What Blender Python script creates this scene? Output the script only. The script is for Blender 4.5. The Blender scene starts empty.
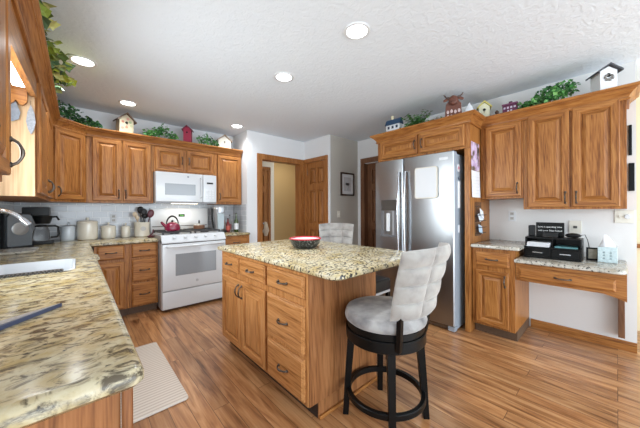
import bpy, bmesh, math, random
from mathutils import Vector, Matrix, Euler
random.seed(7)
C = bpy.context.scene.collection
SC = bpy.context.scene
PI = math.pi

# ---------------------------------------------------------------- camera
cam_d = bpy.data.cameras.new('camera')
cam = bpy.data.objects.new('camera', cam_d); C.objects.link(cam)
yaw, roll = math.radians(42.07), math.radians(-.26)
F = Vector((math.sin(yaw), math.cos(yaw), 0))
R0 = Vector((math.cos(yaw), -math.sin(yaw), 0)); U0 = Vector((0, 0, 1))
Rv = R0*math.cos(roll)+U0*math.sin(roll); Uv = U0*math.cos(roll)-R0*math.sin(roll)
M = Matrix((Rv, Uv, -F)).transposed().to_4x4(); M.translation = (0, 0, 1.265)
cam.matrix_world = M
cam_d.sensor_width = 36; cam_d.lens = 268.03/640*36; cam_d.shift_y = -(214-209.95)/640
cam_d.clip_start = .02
SC.camera = cam

# ---------------------------------------------------------------- light
w = bpy.data.worlds.new('world'); SC.world = w; w.use_nodes = True
w.node_tree.nodes['Background'].inputs[0].default_value = (.80, .91, 1, 1)
w.node_tree.nodes['Background'].inputs[1].default_value = 2.2
def area(name, loc, rot, sx, sy, power, col=(1, 1, 1)):
    d = bpy.data.lights.new(name, 'AREA'); d.shape = 'RECTANGLE'; d.size = sx; d.size_y = sy
    d.energy = power; d.color = col
    o = bpy.data.objects.new(name, d); C.objects.link(o); o.location = loc; o.rotation_euler = rot
    return o
area('daylight_patio_door', (1.8, -3.4, 1.2), (math.radians(100), 0, 0), 4.6, 2.2, 120, (.80, .91, 1))
area('ceiling_fill_up', (1.8, -1.9, .05), (PI, 0, 0), 5.0, 2.6, 30, (.82, .92, 1))  # upward fill added behind the camera to brighten the ceiling
area('daylight_sink_window', (-.50, 2.02, 1.52), (0, -PI/2, 0), .72, .75, 22, (.88, .95, 1)).data.spread = math.radians(150)
area('hall_overhead_fill', (3.5, 4.8, 2.5), (0, 0, 0), .9, .5, 7, (1, .95, .86))  # unseen overhead lamp added to brighten the hall
SC.view_settings.view_transform = 'Standard'; SC.view_settings.look = 'None'
SC.view_settings.gamma = 1; SC.view_settings.use_curve_mapping = False
SC.view_settings.exposure = 0.34

# ---------------------------------------------------------------- materials
def newmat(name):
    m = bpy.data.materials.new(name); m.use_nodes = True
    return m, m.node_tree.nodes, m.node_tree.links, m.node_tree.nodes['Principled BSDF']
def plain(name, col, rough=.5, metal=0, emit=0, trans=0, coat=0, bump=0, bscale=40, var=.06):
    m, n, l, b = newmat(name)
    b.inputs['Base Color'].default_value = (*col, 1); b.inputs['Roughness'].default_value = rough
    b.inputs['Metallic'].default_value = metal
    if emit:
        b.inputs['Emission Color'].default_value = (*col, 1); b.inputs['Emission Strength'].default_value = emit
    b.inputs['Transmission Weight'].default_value = trans; b.inputs['Coat Weight'].default_value = coat
    if not emit and not trans:
        tc = n.new('ShaderNodeTexCoord'); t = n.new('ShaderNodeTexNoise'); t.inputs['Scale'].default_value = bscale
        l.new(tc.outputs['Object'], t.inputs['Vector'])
        mx = n.new('ShaderNodeMix'); mx.data_type = 'RGBA'
        mx.inputs[6].default_value = (*[c*(1-var) for c in col], 1); mx.inputs[7].default_value = (*[min(1, c*(1+var)) for c in col], 1)
        l.new(t.outputs['Fac'], mx.inputs[0]); l.new(mx.outputs[2], b.inputs['Base Color'])
        if bump:
            bp_ = n.new('ShaderNodeBump'); bp_.inputs['Strength'].default_value = bump; bp_.inputs['Distance'].default_value = .01
            l.new(t.outputs['Fac'], bp_.inputs['Height']); l.new(bp_.outputs[0], b.inputs['Normal'])
    return m
def ramp(n, stops):
    r = n.new('ShaderNodeValToRGB'); e = r.color_ramp.elements
    while len(e) < len(stops): e.new(.5)
    for x, (p, c) in zip(e, stops): x.position = p; x.color = (*c, 1)
    return r
def wood(name, axis, dark, mid, light, rough=.38, scale=1.0, bump=.12):
    m, n, l, b = newmat(name)
    tc = n.new('ShaderNodeTexCoord'); oi = n.new('ShaderNodeObjectInfo')
    ml = n.new('ShaderNodeVectorMath'); ml.operation = 'MULTIPLY_ADD'
    cb = n.new('ShaderNodeCombineXYZ')
    for i in range(3): l.new(oi.outputs['Random'], cb.inputs[i])
    ml.inputs[1].default_value = (17, 23, 31); l.new(cb.outputs[0], ml.inputs[0]); l.new(tc.outputs['Object'], ml.inputs[2])
    mp = n.new('ShaderNodeMapping'); s = [24*scale]*3; s['XYZ'.index(axis)] = 1.5*scale
    mp.inputs['Scale'].default_value = s; l.new(ml.outputs[0], mp.inputs['Vector'])
    t1 = n.new('ShaderNodeTexNoise'); t1.inputs['Scale'].default_value = 1.3; t1.inputs['Detail'].default_value = 5; t1.inputs['Distortion'].default_value = .9
    l.new(mp.outputs[0], t1.inputs['Vector'])
    mp2 = n.new('ShaderNodeMapping'); s2 = [130*scale]*3; s2['XYZ'.index(axis)] = 4*scale
    mp2.inputs['Scale'].default_value = s2; l.new(ml.outputs[0], mp2.inputs['Vector'])
    t2 = n.new('ShaderNodeTexNoise'); t2.inputs['Scale'].default_value = 1.6; t2.inputs['Detail'].default_value = 3
    l.new(mp2.outputs[0], t2.inputs['Vector'])
    ad = n.new('ShaderNodeMath'); ad.operation = 'MULTIPLY_ADD'; ad.inputs[1].default_value = .50
    l.new(t2.outputs['Fac'], ad.inputs[0])
    sc = n.new('ShaderNodeMath'); sc.operation = 'MULTIPLY'; sc.inputs[1].default_value = .62
    l.new(t1.outputs['Fac'], sc.inputs[0]); l.new(sc.outputs[0], ad.inputs[2])
    mp3 = n.new('ShaderNodeMapping'); s3 = [1.0*scale]*3; s3['XYZ'.index(axis)] = .13*scale
    mp3.inputs['Scale'].default_value = s3; l.new(ml.outputs[0], mp3.inputs['Vector'])
    wv = n.new('ShaderNodeTexWave'); wv.bands_direction = 'DIAGONAL'; wv.inputs['Scale'].default_value = 26; wv.inputs['Distortion'].default_value = 7; wv.inputs['Detail'].default_value = 3; wv.inputs['Detail Scale'].default_value = 1.4
    l.new(mp3.outputs[0], wv.inputs['Vector'])
    a2 = n.new('ShaderNodeMath'); a2.operation = 'MULTIPLY_ADD'; a2.inputs[1].default_value = .07; l.new(wv.outputs['Fac'], a2.inputs[0]); l.new(ad.outputs[0], a2.inputs[2])
    ad = a2
    r = ramp(n, [(.42, dark), (.57, mid), (.72, light)]); l.new(ad.outputs[0], r.inputs[0])
    l.new(r.outputs[0], b.inputs['Base Color']); b.inputs['Roughness'].default_value = rough
    b.inputs['Specular IOR Level'].default_value = .28; b.inputs['Coat Weight'].default_value = .05; b.inputs['Coat Roughness'].default_value = .3
    bu = n.new('ShaderNodeBump'); bu.inputs['Strength'].default_value = bump; bu.inputs['Distance'].default_value = .004
    l.new(ad.outputs[0], bu.inputs['Height']); l.new(bu.outputs[0], b.inputs['Normal'])
    return m
OD, OM, OL = (.15, .048, .010), (.315, .120, .029), (.43, .188, .052)
OAK_Z = wood('oak_vertical', 'Z', OD, OM, OL); OAK_X = wood('oak_horizontal', 'X', OD, OM, OL); OAK_Y = wood('oak_depth', 'Y', OD, OM, OL)
OAKI_Z = wood('oak_lit_vertical', 'Z', (.22, .085, .022), (.42, .185, .058), (.52, .255, .095)); OAKI_X = wood('oak_lit_horizontal', 'X', (.22, .085, .022), (.42, .185, .058), (.52, .255, .095))  # same oak lightened, the island's brighter lighting put into the colour
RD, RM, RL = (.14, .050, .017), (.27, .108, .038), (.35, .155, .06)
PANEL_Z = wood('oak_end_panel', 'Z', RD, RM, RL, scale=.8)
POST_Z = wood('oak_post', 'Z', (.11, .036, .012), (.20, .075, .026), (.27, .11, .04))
DOOR_Z = wood('oak_interior_door', 'Z', (.18, .062, .015), (.31, .12, .032), (.40, .17, .052)); 
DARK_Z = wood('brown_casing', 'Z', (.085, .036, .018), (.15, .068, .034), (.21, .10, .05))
MAPLE = wood('maple_panel', 'Z', (.36, .22, .115), (.46, .305, .17), (.52, .36, .215), scale=.5)

def floor_mat():
    m, n, l, b = newmat('plank_floor')
    tc = n.new('ShaderNodeTexCoord')
    mp = n.new('ShaderNodeMapping'); mp.inputs['Rotation'].default_value = (0, 0, PI/2); l.new(tc.outputs['Object'], mp.inputs['Vector'])
    br = n.new('ShaderNodeTexBrick'); br.offset = .37; br.offset_frequency = 3
    br.inputs['Scale'].default_value = 1; br.inputs['Brick Width'].default_value = 1.25; br.inputs['Row Height'].default_value = .105
    br.inputs['Mortar Size'].default_value = .0016; br.inputs['Mortar Smooth'].default_value = .3; br.inputs['Bias'].default_value = 0
    br.inputs['Color1'].default_value = (0, 0, 0, 1); br.inputs['Color2'].default_value = (1, 1, 1, 1); br.inputs['Mortar'].default_value = (.2, .2, .2, 1)
    l.new(mp.outputs[0], br.inputs['Vector'])
    # per-plank shift of the grain
    vm = n.new('ShaderNodeVectorMath'); vm.operation = 'MULTIPLY_ADD'; vm.inputs[1].default_value = (9, 13, 0)
    l.new(br.outputs['Color'], vm.inputs[0]); l.new(tc.outputs['Object'], vm.inputs[2])
    g = n.new('ShaderNodeMapping'); g.inputs['Scale'].default_value = (11, 1.1, 1); l.new(vm.outputs[0], g.inputs['Vector'])
    t = n.new('ShaderNodeTexNoise'); t.inputs['Scale'].default_value = 1.5; t.inputs['Detail'].default_value = 6; t.inputs['Distortion'].default_value = 1.3
    l.new(g.outputs[0], t.inputs['Vector'])
    g2 = n.new('ShaderNodeMapping'); g2.inputs['Scale'].default_value = (70, 2.2, 1); l.new(vm.outputs[0], g2.inputs['Vector'])
    t2 = n.new('ShaderNodeTexNoise'); t2.inputs['Scale'].default_value = 1.5; t2.inputs['Detail'].default_value = 3; l.new(g2.outputs[0], t2.inputs['Vector'])
    a = n.new('ShaderNodeMath'); a.operation = 'MULTIPLY_ADD'; a.inputs[1].default_value = .22; l.new(t2.outputs['Fac'], a.inputs[0])
    s = n.new('ShaderNodeMath'); s.operation = 'MULTIPLY'; s.inputs[1].default_value = .78; l.new(t.outputs['Fac'], s.inputs[0]); l.new(s.outputs[0], a.inputs[2])
    r = ramp(n, [(.30, (.11, .040, .013)), (.42, (.29, .124, .046)), (.54, (.425, .206, .084)), (.68, (.56, .315, .15))]); l.new(a.outputs[0], r.inputs[0])
    hv = n.new('ShaderNodeHueSaturation'); l.new(r.outputs[0], hv.inputs['Color'])
    vr = n.new('ShaderNodeMapRange'); vr.inputs['To Min'].default_value = .82; vr.inputs['To Max'].default_value = 1.16
    l.new(br.outputs['Color'], vr.inputs['Value']); l.new(vr.outputs[0], hv.inputs['Value'])
    mx = n.new('ShaderNodeMix'); mx.data_type = 'RGBA'; l.new(br.outputs['Fac'], mx.inputs[0])
    l.new(hv.outputs[0], mx.inputs[6]); mx.inputs[7].default_value = (.07, .03, .014, 1)
    l.new(mx.outputs[2], b.inputs['Base Color']); b.inputs['Roughness'].default_value = .33
    b.inputs['Coat Weight'].default_value = .3; b.inputs['Coat Roughness'].default_value = .22
    bu = n.new('ShaderNodeBump'); bu.inputs['Strength'].default_value = .06; bu.inputs['Distance'].default_value = .003
    l.new(a.outputs[0], bu.inputs['Height']); l.new(bu.outputs[0], b.inputs['Normal'])
    return m
FLOOR = floor_mat()

def granite(name, cream, pale, dark, ang, strength=1.0, sc=1.0, vein=.5, speck=.35, st=(5, 12, 9)):
    m, n, l, b = newmat(name)
    tc = n.new('ShaderNodeTexCoord')
    mp = n.new('ShaderNodeMapping'); mp.inputs['Rotation'].default_value = (0, 0, ang); mp.inputs['Scale'].default_value = [k*sc for k in st]
    l.new(tc.outputs['Object'], mp.inputs['Vector'])
    t = n.new('ShaderNodeTexNoise'); t.inputs['Scale'].default_value = 1.6; t.inputs['Detail'].default_value = 8; t.inputs['Roughness'].default_value = .66; t.inputs['Distortion'].default_value = 1.1
    l.new(mp.outputs[0], t.inputs['Vector'])
    t0 = n.new('ShaderNodeTexNoise'); t0.inputs['Scale'].default_value = 5*sc; t0.inputs['Detail'].default_value = 6; t0.inputs['Roughness'].default_value = .65
    l.new(tc.outputs['Object'], t0.inputs['Vector'])
    r0 = ramp(n, [(.38, cream), (.60, pale)]); l.new(t0.outputs['Fac'], r0.inputs[0])
    r1 = ramp(n, [(vein-.16, (1, 1, 1)), (vein-.085, (.45, .45, .45)), (vein-.02, (0, 0, 0))]); l.new(t.outputs['Fac'], r1.inputs[0])
    mx = n.new('ShaderNodeMix'); mx.data_type = 'RGBA'; l.new(r0.outputs[0], mx.inputs[6]); mx.inputs[7].default_value = (*dark, 1)
    ms = n.new('ShaderNodeMath'); ms.operation = 'MULTIPLY'; ms.inputs[1].default_value = strength; l.new(r1.outputs[0], ms.inputs[0]); l.new(ms.outputs[0], mx.inputs[0])
    t3 = n.new('ShaderNodeTexNoise'); t3.inputs['Scale'].default_value = 70*min(sc, .8); t3.inputs['Detail'].default_value = 4
    l.new(tc.outputs['Object'], t3.inputs['Vector'])
    r3 = ramp(n, [(speck, (1, 1, 1)), (speck+.05, (0, 0, 0))]); l.new(t3.outputs['Fac'], r3.inputs[0])
    mx2 = n.new('ShaderNodeMix'); mx2.data_type = 'RGBA'; l.new(mx.outputs[2], mx2.inputs[6]); mx2.inputs[7].default_value = (.05, .045, .04, 1)
    l.new(r3.outputs[0], mx2.inputs[0])
    l.new(mx2.outputs[2], b.inputs['Base Color']); b.inputs['Roughness'].default_value = .19; b.inputs['Specular IOR Level'].default_value = .4
    return m
GR_L = granite('granite_counter', (.37, .28, .125), (.50, .44, .30), (.06, .045, .028), math.radians(-62), .93, 2.0, .545, .29, (5.5, 9, 9))
GR_I = granite('granite_island', (.47, .37, .18), (.61, .55, .39), (.10, .075, .045), .5, .85, 2.3, .50, .41)
GR_D = granite('granite_desk', (.36, .32, .25), (.52, .50, .44), (.09, .075, .06), .3, .7, 1.9, .50, .37)

def tile_mat():
    m, n, l, b = newmat('subway_tile')
    tc = n.new('ShaderNodeTexCoord')
    sp = n.new('ShaderNodeSeparateXYZ'); l.new(tc.outputs['Object'], sp.inputs[0])
    ad = n.new('ShaderNodeMath'); l.new(sp.outputs[0], ad.inputs[0]); l.new(sp.outputs[1], ad.inputs[1])
    cb = n.new('ShaderNodeCombineXYZ'); l.new(ad.outputs[0], cb.inputs[0]); l.new(sp.outputs[2], cb.inputs[1])
    br = n.new('ShaderNodeTexBrick'); br.inputs['Scale'].default_value = 1; br.inputs['Brick Width'].default_value = .155; br.inputs['Row Height'].default_value = .0785
    br.inputs['Mortar Size'].default_value = .0035; br.inputs['Mortar Smooth'].default_value = .4
    br.inputs['Color1'].default_value = (.50, .52, .55, 1); br.inputs['Color2'].default_value = (.58, .60, .63, 1); br.inputs['Mortar'].default_value = (.80, .80, .80, 1)
    l.new(cb.outputs[0], br.inputs['Vector']); l.new(br.outputs['Color'], b.inputs['Base Color'])
    b.inputs['Roughness'].default_value = .15
    bu = n.new('ShaderNodeBump'); bu.inputs['Strength'].default_value = .3; bu.inputs['Distance'].default_value = .002; bu.invert = True
    l.new(br.outputs['Fac'], bu.inputs['Height']); l.new(bu.outputs[0], b.inputs['Normal'])
    return m
TILE = tile_mat()
def ceil_mat():
    m, n, l, b = newmat('textured_ceiling')
    tc = n.new('ShaderNodeTexCoord'); t = n.new('ShaderNodeTexNoise'); t.inputs['Scale'].default_value = 22; t.inputs['Detail'].default_value = 5; t.inputs['Distortion'].default_value = .8
    l.new(tc.outputs['Object'], t.inputs['Vector'])
    r = ramp(n, [(.42, (0, 0, 0)), (.58, (1, 1, 1))]); l.new(t.outputs['Fac'], r.inputs[0])
    b.inputs['Base Color'].default_value = (.74, .80, .86, 1); b.inputs['Roughness'].default_value = .9
    bu = n.new('ShaderNodeBump'); bu.inputs['Strength'].default_value = .3; bu.inputs['Distance'].default_value = .005
    l.new(r.outputs[0], bu.inputs['Height']); l.new(bu.outputs[0], b.inputs['Normal'])
    return m
CEIL = ceil_mat()
WALLW = plain('white_wall_paint', (.74, .75, .76), .8, bump=.05, bscale=120, var=.02)
WALLB = plain('beige_wall_paint', (.73, .725, .71), .8, bump=.05, bscale=120, var=.02)
WALLG = plain('taupe_wall_tone', (.52, .485, .43), .8, bump=.05, bscale=120, var=.02)  # greyer and darker than the white walls
WALLT = plain('tan_hall_paint', (.50, .35, .16), .8, bump=.05, bscale=120, var=.03)
WALLC = plain('cream_wall_paint', (.80, .68, .45), .8, var=.02)
WHITE = plain('white_enamel', (.64, .66, .68), .22, coat=.4, var=.01)
WHITE2 = plain('white_plastic', (.66, .68, .70), .35, var=.01)
IVORYD = plain('socket_grey', (.40, .39, .36), .4)
IVORY = plain('ivory_plastic', (.74, .71, .62), .4, var=.02)
CERAM = plain('cream_ceramic', (.72, .68, .58), .2, coat=.3, var=.03)
CERAMB = plain('pale_blue_ceramic', (.60, .65, .70), .25, coat=.3, var=.03)
BLACK = plain('black_satin', (.0035, .0035, .0035), .36, var=.1)
BLACK.node_tree.nodes['Principled BSDF'].inputs['Specular IOR Level'].default_value = .2
BLACKP = plain('black_plastic', (.008, .0085, .009), .42, var=.1)
BLACKP.node_tree.nodes['Principled BSDF'].inputs['Specular IOR Level'].default_value = .3
IRON = plain('cast_iron', (.03, .03, .032), .6, bump=.1, var=.2)
GLASSW = plain('oven_glass', (.27, .29, .31), .15, coat=.2, var=.03)
STEEL = plain('stainless_steel', (.36, .375, .39), .30, 1.0, bscale=6, var=.03)
STEELS = plain('grey_appliance_side', (.42, .48, .55), .35, .3, var=.04)
CHROME = plain('chrome', (.58, .60, .63), .16, 1.0, var=.01)
PEWTER = plain('antique_pewter', (.11, .09, .075), .38, .85, bscale=90, var=.6)
DGREY = plain('dark_grey_panel', (.07, .062, .055), .3, .2, var=.1)
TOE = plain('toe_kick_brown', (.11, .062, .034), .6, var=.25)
LED = plain('lamp_diffuser', (1, .98, .95), emit=9)
LED2 = plain('undercabinet_lamp', (1, .86, .66), emit=3)
TUBE = plain('fluorescent_tube', (1, .99, .96), emit=5)
GREEN_LED = plain('green_display', (.2, .9, .12), emit=.5)
def fabric(name, c0, c1, c2):
    m, n, l, b = newmat(name)
    tc = n.new('ShaderNodeTexCoord'); t = n.new('ShaderNodeTexNoise'); t.inputs['Scale'].default_value = 9; t.inputs['Detail'].default_value = 6
    l.new(tc.outputs['Object'], t.inputs['Vector'])
    r = ramp(n, [(.35, c0), (.50, c1), (.66, c2)]); l.new(t.outputs['Fac'], r.inputs[0])
    l.new(r.outputs[0], b.inputs['Base Color']); b.inputs['Roughness'].default_value = .85; b.inputs['Sheen Weight'].default_value = .4
    t2 = n.new('ShaderNodeTexNoise'); t2.inputs['Scale'].default_value = 220; l.new(tc.outputs['Object'], t2.inputs['Vector'])
    bu = n.new('ShaderNodeBump'); bu.inputs['Strength'].default_value = .12; bu.inputs['Distance'].default_value = .003
    l.new(t2.outputs['Fac'], bu.inputs['Height']); l.new(bu.outputs[0], b.inputs['Normal'])
    return m
FABRIC = fabric('cream_velvet', (.24, .22, .205), (.33, .31, .285), (.39, .37, .34))
FABRIC2 = fabric('grey_velvet', (.12, .115, .12), (.25, .24, .235), (.37, .36, .35))
def leafmat(name, cols):
    m, n, l, b = newmat(name)
    g = n.new('ShaderNodeNewGeometry'); r = ramp(n, [(i/(len(cols)-1), c) for i, c in enumerate(cols)])
    l.new(g.outputs['Random Per Island'], r.inputs[0]); l.new(r.outputs[0], b.inputs['Base Color']); b.inputs['Roughness'].default_value = .5
    return m
LEAF = leafmat('ivy_leaf', [(.012, .06, .018), (.04, .20, .04), (.12, .38, .09), (.02, .10, .03), (.20, .46, .13), (.03, .14, .04)])
LEAFM = leafmat('ivy_leaf_mixed', [(.012, .055, .02), (.03, .12, .04), (.09, .24, .06), (.018, .08, .03), (.05, .17, .05)])
LEAFD = leafmat('dark_ivy_leaf', [(.010, .045, .018), (.025, .10, .035), (.07, .19, .05), (.015, .06, .03)])
LEAFV = leafmat('variegated_leaf', [(.02, .05, .02), (.46, .50, .05), (.05, .11, .03), (.55, .52, .16), (.12, .22, .11), (.03, .07, .02), (.32, .40, .06)])
STEM = plain('stem_brown', (.07, .05, .025), .7)
def mat(name, col, rough=.5, metal=0, **k): return plain(name, col, rough, metal, **k)

# ---------------------------------------------------------------- mesh helpers
def box(bm, a, b, bev=0, seg=2):
    lo = Vector([min(x, y) for x, y in zip(a, b)]); hi = Vector([max(x, y) for x, y in zip(a, b)])
    r = bmesh.ops.create_cube(bm, size=1, matrix=Matrix.Translation((lo+hi)/2) @ Matrix.Diagonal((*(hi-lo), 1)))
    if bev:
        bev = min(bev, min(hi-lo)*.45)
        es = list({e for v in r['verts'] for e in v.link_edges})
        bmesh.ops.bevel(bm, geom=es, offset=bev, segments=seg, affect='EDGES', profile=.6)
    return bm
def tube(bm, pts, r, n=8, close=False, rs=None):
    pts = [Vector(p) for p in pts]; rings = []; N = len(pts); up = None
    for i, p in enumerate(pts):
        d = (pts[(i+1) % N]-pts[i-1]) if close else (pts[min(i+1, N-1)]-pts[max(i-1, 0)])
        d.normalize()
        if up is None:
            up = d.orthogonal().normalized()
        up = (up-d*up.dot(d)).normalized(); s = d.cross(up)
        rr = rs[i] if rs else r
        rings.append([bm.verts.new(p+(up*math.cos(2*PI*k/n)+s*math.sin(2*PI*k/n))*rr) for k in range(n)])
    for i in range(N if close else N-1):
        A, B = rings[i], rings[(i+1) % N]
        for k in range(n): bm.faces.new((A[k], A[(k+1) % n], B[(k+1) % n], B[k]))
    if not close:
        bm.faces.new(rings[0][::-1]); bm.faces.new(rings[-1])
    return bm
def lathe(bm, prof, n=24, c=(0, 0, 0), cap=True):
    rings = []
    for r, z in prof:
        rings.append([bm.verts.new((c[0]+r*math.cos(2*PI*k/n), c[1]+r*math.sin(2*PI*k/n), c[2]+z)) for k in range(n)])
    for A, B in zip(rings, rings[1:]):
        for k in range(n): bm.faces.new((A[k], A[(k+1) % n], B[(k+1) % n], B[k]))
    if cap:
        bm.faces.new(rings[0][::-1]); bm.faces.new(rings[-1])
    return bm
def ball(bm, c, r, seg=12):
    rr = r if isinstance(r, (tuple, list)) else (r, r, r)
    bmesh.ops.create_uvsphere(bm, u_segments=seg, v_segments=max(6, seg//2+2), radius=1, matrix=Matrix.Translation(c) @ Matrix.Diagonal((*rr, 1)))
    return bm
def prism(bm, poly, z0, z1):
    a = [bm.verts.new((x, y, z0)) for x, y in poly]; b = [bm.verts.new((x, y, z1)) for x, y in poly]
    bm.faces.new(a[::-1]); bm.faces.new(b); N = len(poly)
    for i in range(N): bm.faces.new((a[i], a[(i+1) % N], b[(i+1) % N], b[i]))
    return bm
def prism_axis(bm, poly, a0, a1, axis='x'):
    """poly in the other two axes (u, v) extruded along axis."""
    f = {'x': lambda u, v, t: (t, u, v), 'y': lambda u, v, t: (u, t, v)}[axis]
    a = [bm.verts.new(f(u, v, a0)) for u, v in poly]; b = [bm.verts.new(f(u, v, a1)) for u, v in poly]
    bm.faces.new(a); bm.faces.new(b[::-1]); N = len(poly)
    for i in range(N): bm.faces.new((a[i], b[i], b[(i+1) % N], a[(i+1) % N]))
    return bm
def BM(): return bmesh.new()
def obj(name, bm, m, parent=None, smooth=False, sharp=35):
    bmesh.ops.recalc_face_normals(bm, faces=bm.faces[:])
    me = bpy.data.meshes.new(name); bm.to_mesh(me); bm.free()
    ms = m if isinstance(m, (list, tuple)) else [m]
    for x in ms: me.materials.append(x)
    if smooth:
        me.polygons.foreach_set('use_smooth', [True]*len(me.polygons))
        me.set_sharp_from_angle(angle=math.radians(sharp))
    o = bpy.data.objects.new(name, me); C.objects.link(o)
    if parent: o.parent = parent
    return o
def thing(name, label, cat, loc=(0, 0, 0), rz=0, group=None):
    o = bpy.data.objects.new(name, None); C.objects.link(o); o.empty_display_size = .1
    o.location = loc; o.rotation_euler = (0, 0, rz); o['label'] = label; o['category'] = cat
    if group: o['group'] = group
    return o
def tag(o, label, cat, group=None):
    o['label'] = label; o['category'] = cat
    if group: o['group'] = group
    return o
def struct(name, bm, m, label=None, parent=None):
    o = obj(name, bm, m, parent)
    if not parent: o['kind'] = 'structure'
    if label: o['label'] = label
    return o
def dup(root, loc, rz, label):
    r = root.copy(); C.objects.link(r); r.location = loc; r.rotation_euler = (0, 0, rz); r['label'] = label
    for ch in list(root.children):
        c = ch.copy(); C.objects.link(c); c.parent = r
        for g in list(ch.children):
            d = g.copy(); C.objects.link(d); d.parent = c
    return r
def part(root, name):
    return [c for c in root.children if c.name.split('.')[0] == name][0]
def text_bm(s, size, extrude=.001, align='CENTER'):
    cu = bpy.data.curves.new('lettering', 'FONT'); cu.body = s; cu.size = size; cu.extrude = extrude; cu.align_x = align; cu.align_y = 'CENTER'
    o = bpy.data.objects.new('lettering', cu); C.objects.link(o)
    dg = bpy.context.evaluated_depsgraph_get(); me = bpy.data.meshes.new_from_object(o.evaluated_get(dg))
    bm = BM(); bm.from_mesh(me); bpy.data.objects.remove(o); bpy.data.meshes.remove(me)
    return bm
def rounded(poly, rad, n=6):
    """round the corners of a 2-D polygon; rad is a number or one per corner."""
    out = []; N = len(poly)
    for i in range(N):
        p = Vector(poly[i]); r = rad[i] if isinstance(rad, (list, tuple)) else rad
        if r <= 0: out.append(tuple(p)); continue
        a = (Vector(poly[i-1])-p).normalized(); b = (Vector(poly[(i+1) % N])-p).normalized()
        ang = a.angle(b); t = r/math.tan(ang/2); c = p+(a+b).normalized()*(r/math.sin(ang/2))
        s, e = p+a*t-c, p+b*t-c
        a0 = math.atan2(s.y, s.x); a1 = math.atan2(e.y, e.x); d = (a1-a0+PI) % (2*PI)-PI
        for k in range(n+1): out.append((c.x+r*math.cos(a0+d*k/n), c.y+r*math.sin(a0+d*k/n)))
    return out
def offset(poly, d):
    """inset a counter-clockwise polygon by d."""
    out = []; N = len(poly)
    for i in range(N):
        p = Vector(poly[i]); a = (p-Vector(poly[i-1])).normalized(); b = (Vector(poly[(i+1) % N])-p).normalized()
        na, nb = Vector((-a.y, a.x)), Vector((-b.y, b.x)); k = (na+nb); k = k/max(.3, k.dot(na)) if k.length > 1e-6 else na
        out.append(tuple(p+k*d))
    return out
def slab_bm(poly, z0, z1, bev=.012, hole=None):
    bm = BM()
    lv = [(bev*.75, z0), (0, z0+bev*.6), (0, z1-bev), (bev*.3, z1-bev*.3), (bev, z1)]
    rings = [[bm.verts.new((x, y, z)) for x, y in offset(poly, d)] for d, z in lv]
    N = len(poly)
    for A, B in zip(rings, rings[1:]):
        for i in range(N): bm.faces.new((A[i], A[(i+1) % N], B[(i+1) % N], B[i]))
    if hole:
        hs = [[bm.verts.new((x, y, z)) for x, y in hole] for z in (z0, z1)]; H = len(hole)
        for i in range(H): bm.faces.new((hs[0][i], hs[1][i], hs[1][(i+1) % H], hs[0][(i+1) % H]))
        for ring, h in ((rings[0], hs[0]), (rings[-1], hs[1])):
            es = []
            for L in (ring, h):
                for i in range(len(L)):
                    e = bm.edges.get((L[i], L[(i+1) % len(L)])) or bm.edges.new((L[i], L[(i+1) % len(L)])); es.append(e)
            bmesh.ops.triangle_fill(bm, use_beauty=True, use_dissolve=False, edges=es)
    else:
        bm.faces.new(rings[0][::-1]); bm.faces.new(rings[-1])
    return bm
def sweep(bm, path, prof, mats=None):
    """profile (out, z) swept along a plan path with mitred corners; outward is on the left."""
    P = [Vector(p) for p in path]; N = len(P); rings = []
    for i in range(N):
        a = (P[i]-P[i-1]).normalized() if i else (P[1]-P[0]).normalized()
        b = (P[i+1]-P[i]).normalized() if i < N-1 else a
        na, nb = Vector((-a.y, a.x)), Vector((-b.y, b.x)); k = na+nb; k = k/k.dot(na)
        rings.append([bm.verts.new((P[i].x+k.x*o, P[i].y+k.y*o, z)) for o, z in prof])
    n = len(prof)
    for q, (A, B) in enumerate(zip(rings, rings[1:])):
        for j in range(n):
            f = bm.faces.new((A[j], A[(j+1) % n], B[(j+1) % n], B[j]))
            if mats: f.material_index = mats[q]
    bm.faces.new(rings[0]); bm.faces.new(rings[-1][::-1])
    return bm

# ---------------------------------------------------------------- cabinet kit (front faces local -Y)
def ring_panel(x0, x1, z0, z1, rings, back=0):
    bm = BM(); L = []
    for ins, y in rings:
        L.append([bm.verts.new(p) for p in ((x0+ins, y, z0+ins), (x1-ins, y, z0+ins), (x1-ins, y, z1-ins), (x0+ins, y, z1-ins))])
    for A, B in zip(L, L[1:]):
        for i in range(4):
            f = bm.faces.new((A[i], A[(i+1) % 4], B[(i+1) % 4], B[i])); f.material_index = 1 if i in (0, 2) else 0
    bm.faces.new(L[-1]); f = bm.faces.new(L[0][::-1])
    return bm
def handle_bm(vert=True, L=.095):
    bm = BM(); n = 10; pts = []; rs = []
    for i in range(n+1):
        t = i/n; s = (t-.5)*L
        out = -.006-.026*math.sin(PI*t)**.6
        pts.append((0, out, s) if vert else (s, out, 0)); rs.append(.0032+.0022*abs(math.cos(2*PI*t))+.0015*math.sin(PI*t))
    pts = [((0, 0, -L/2) if vert else (-L/2, 0, 0))]+pts+[((0, 0, L/2) if vert else (L/2, 0, 0))]
    tube(bm, pts, 0, 8, rs=[.007]+rs+[.007])
    for e in (-1, 1):
        ball(bm, (0, -.002, e*L/2) if vert else (e*L/2, -.002, 0), (.009, .006, .011) if vert else (.011, .006, .009), 10)
    return bm
_h = {}
def handle(parent, x, y, z, vert, L=.095):
    k = (vert, L)
    if k not in _h:
        o = obj('handle', handle_bm(vert, L), PEWTER, parent, True); _h[k] = o.data
    else:
        o = bpy.data.objects.new('handle', _h[k]); C.objects.link(o); o.parent = parent
    o.location = (x, y, z); return o
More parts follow.
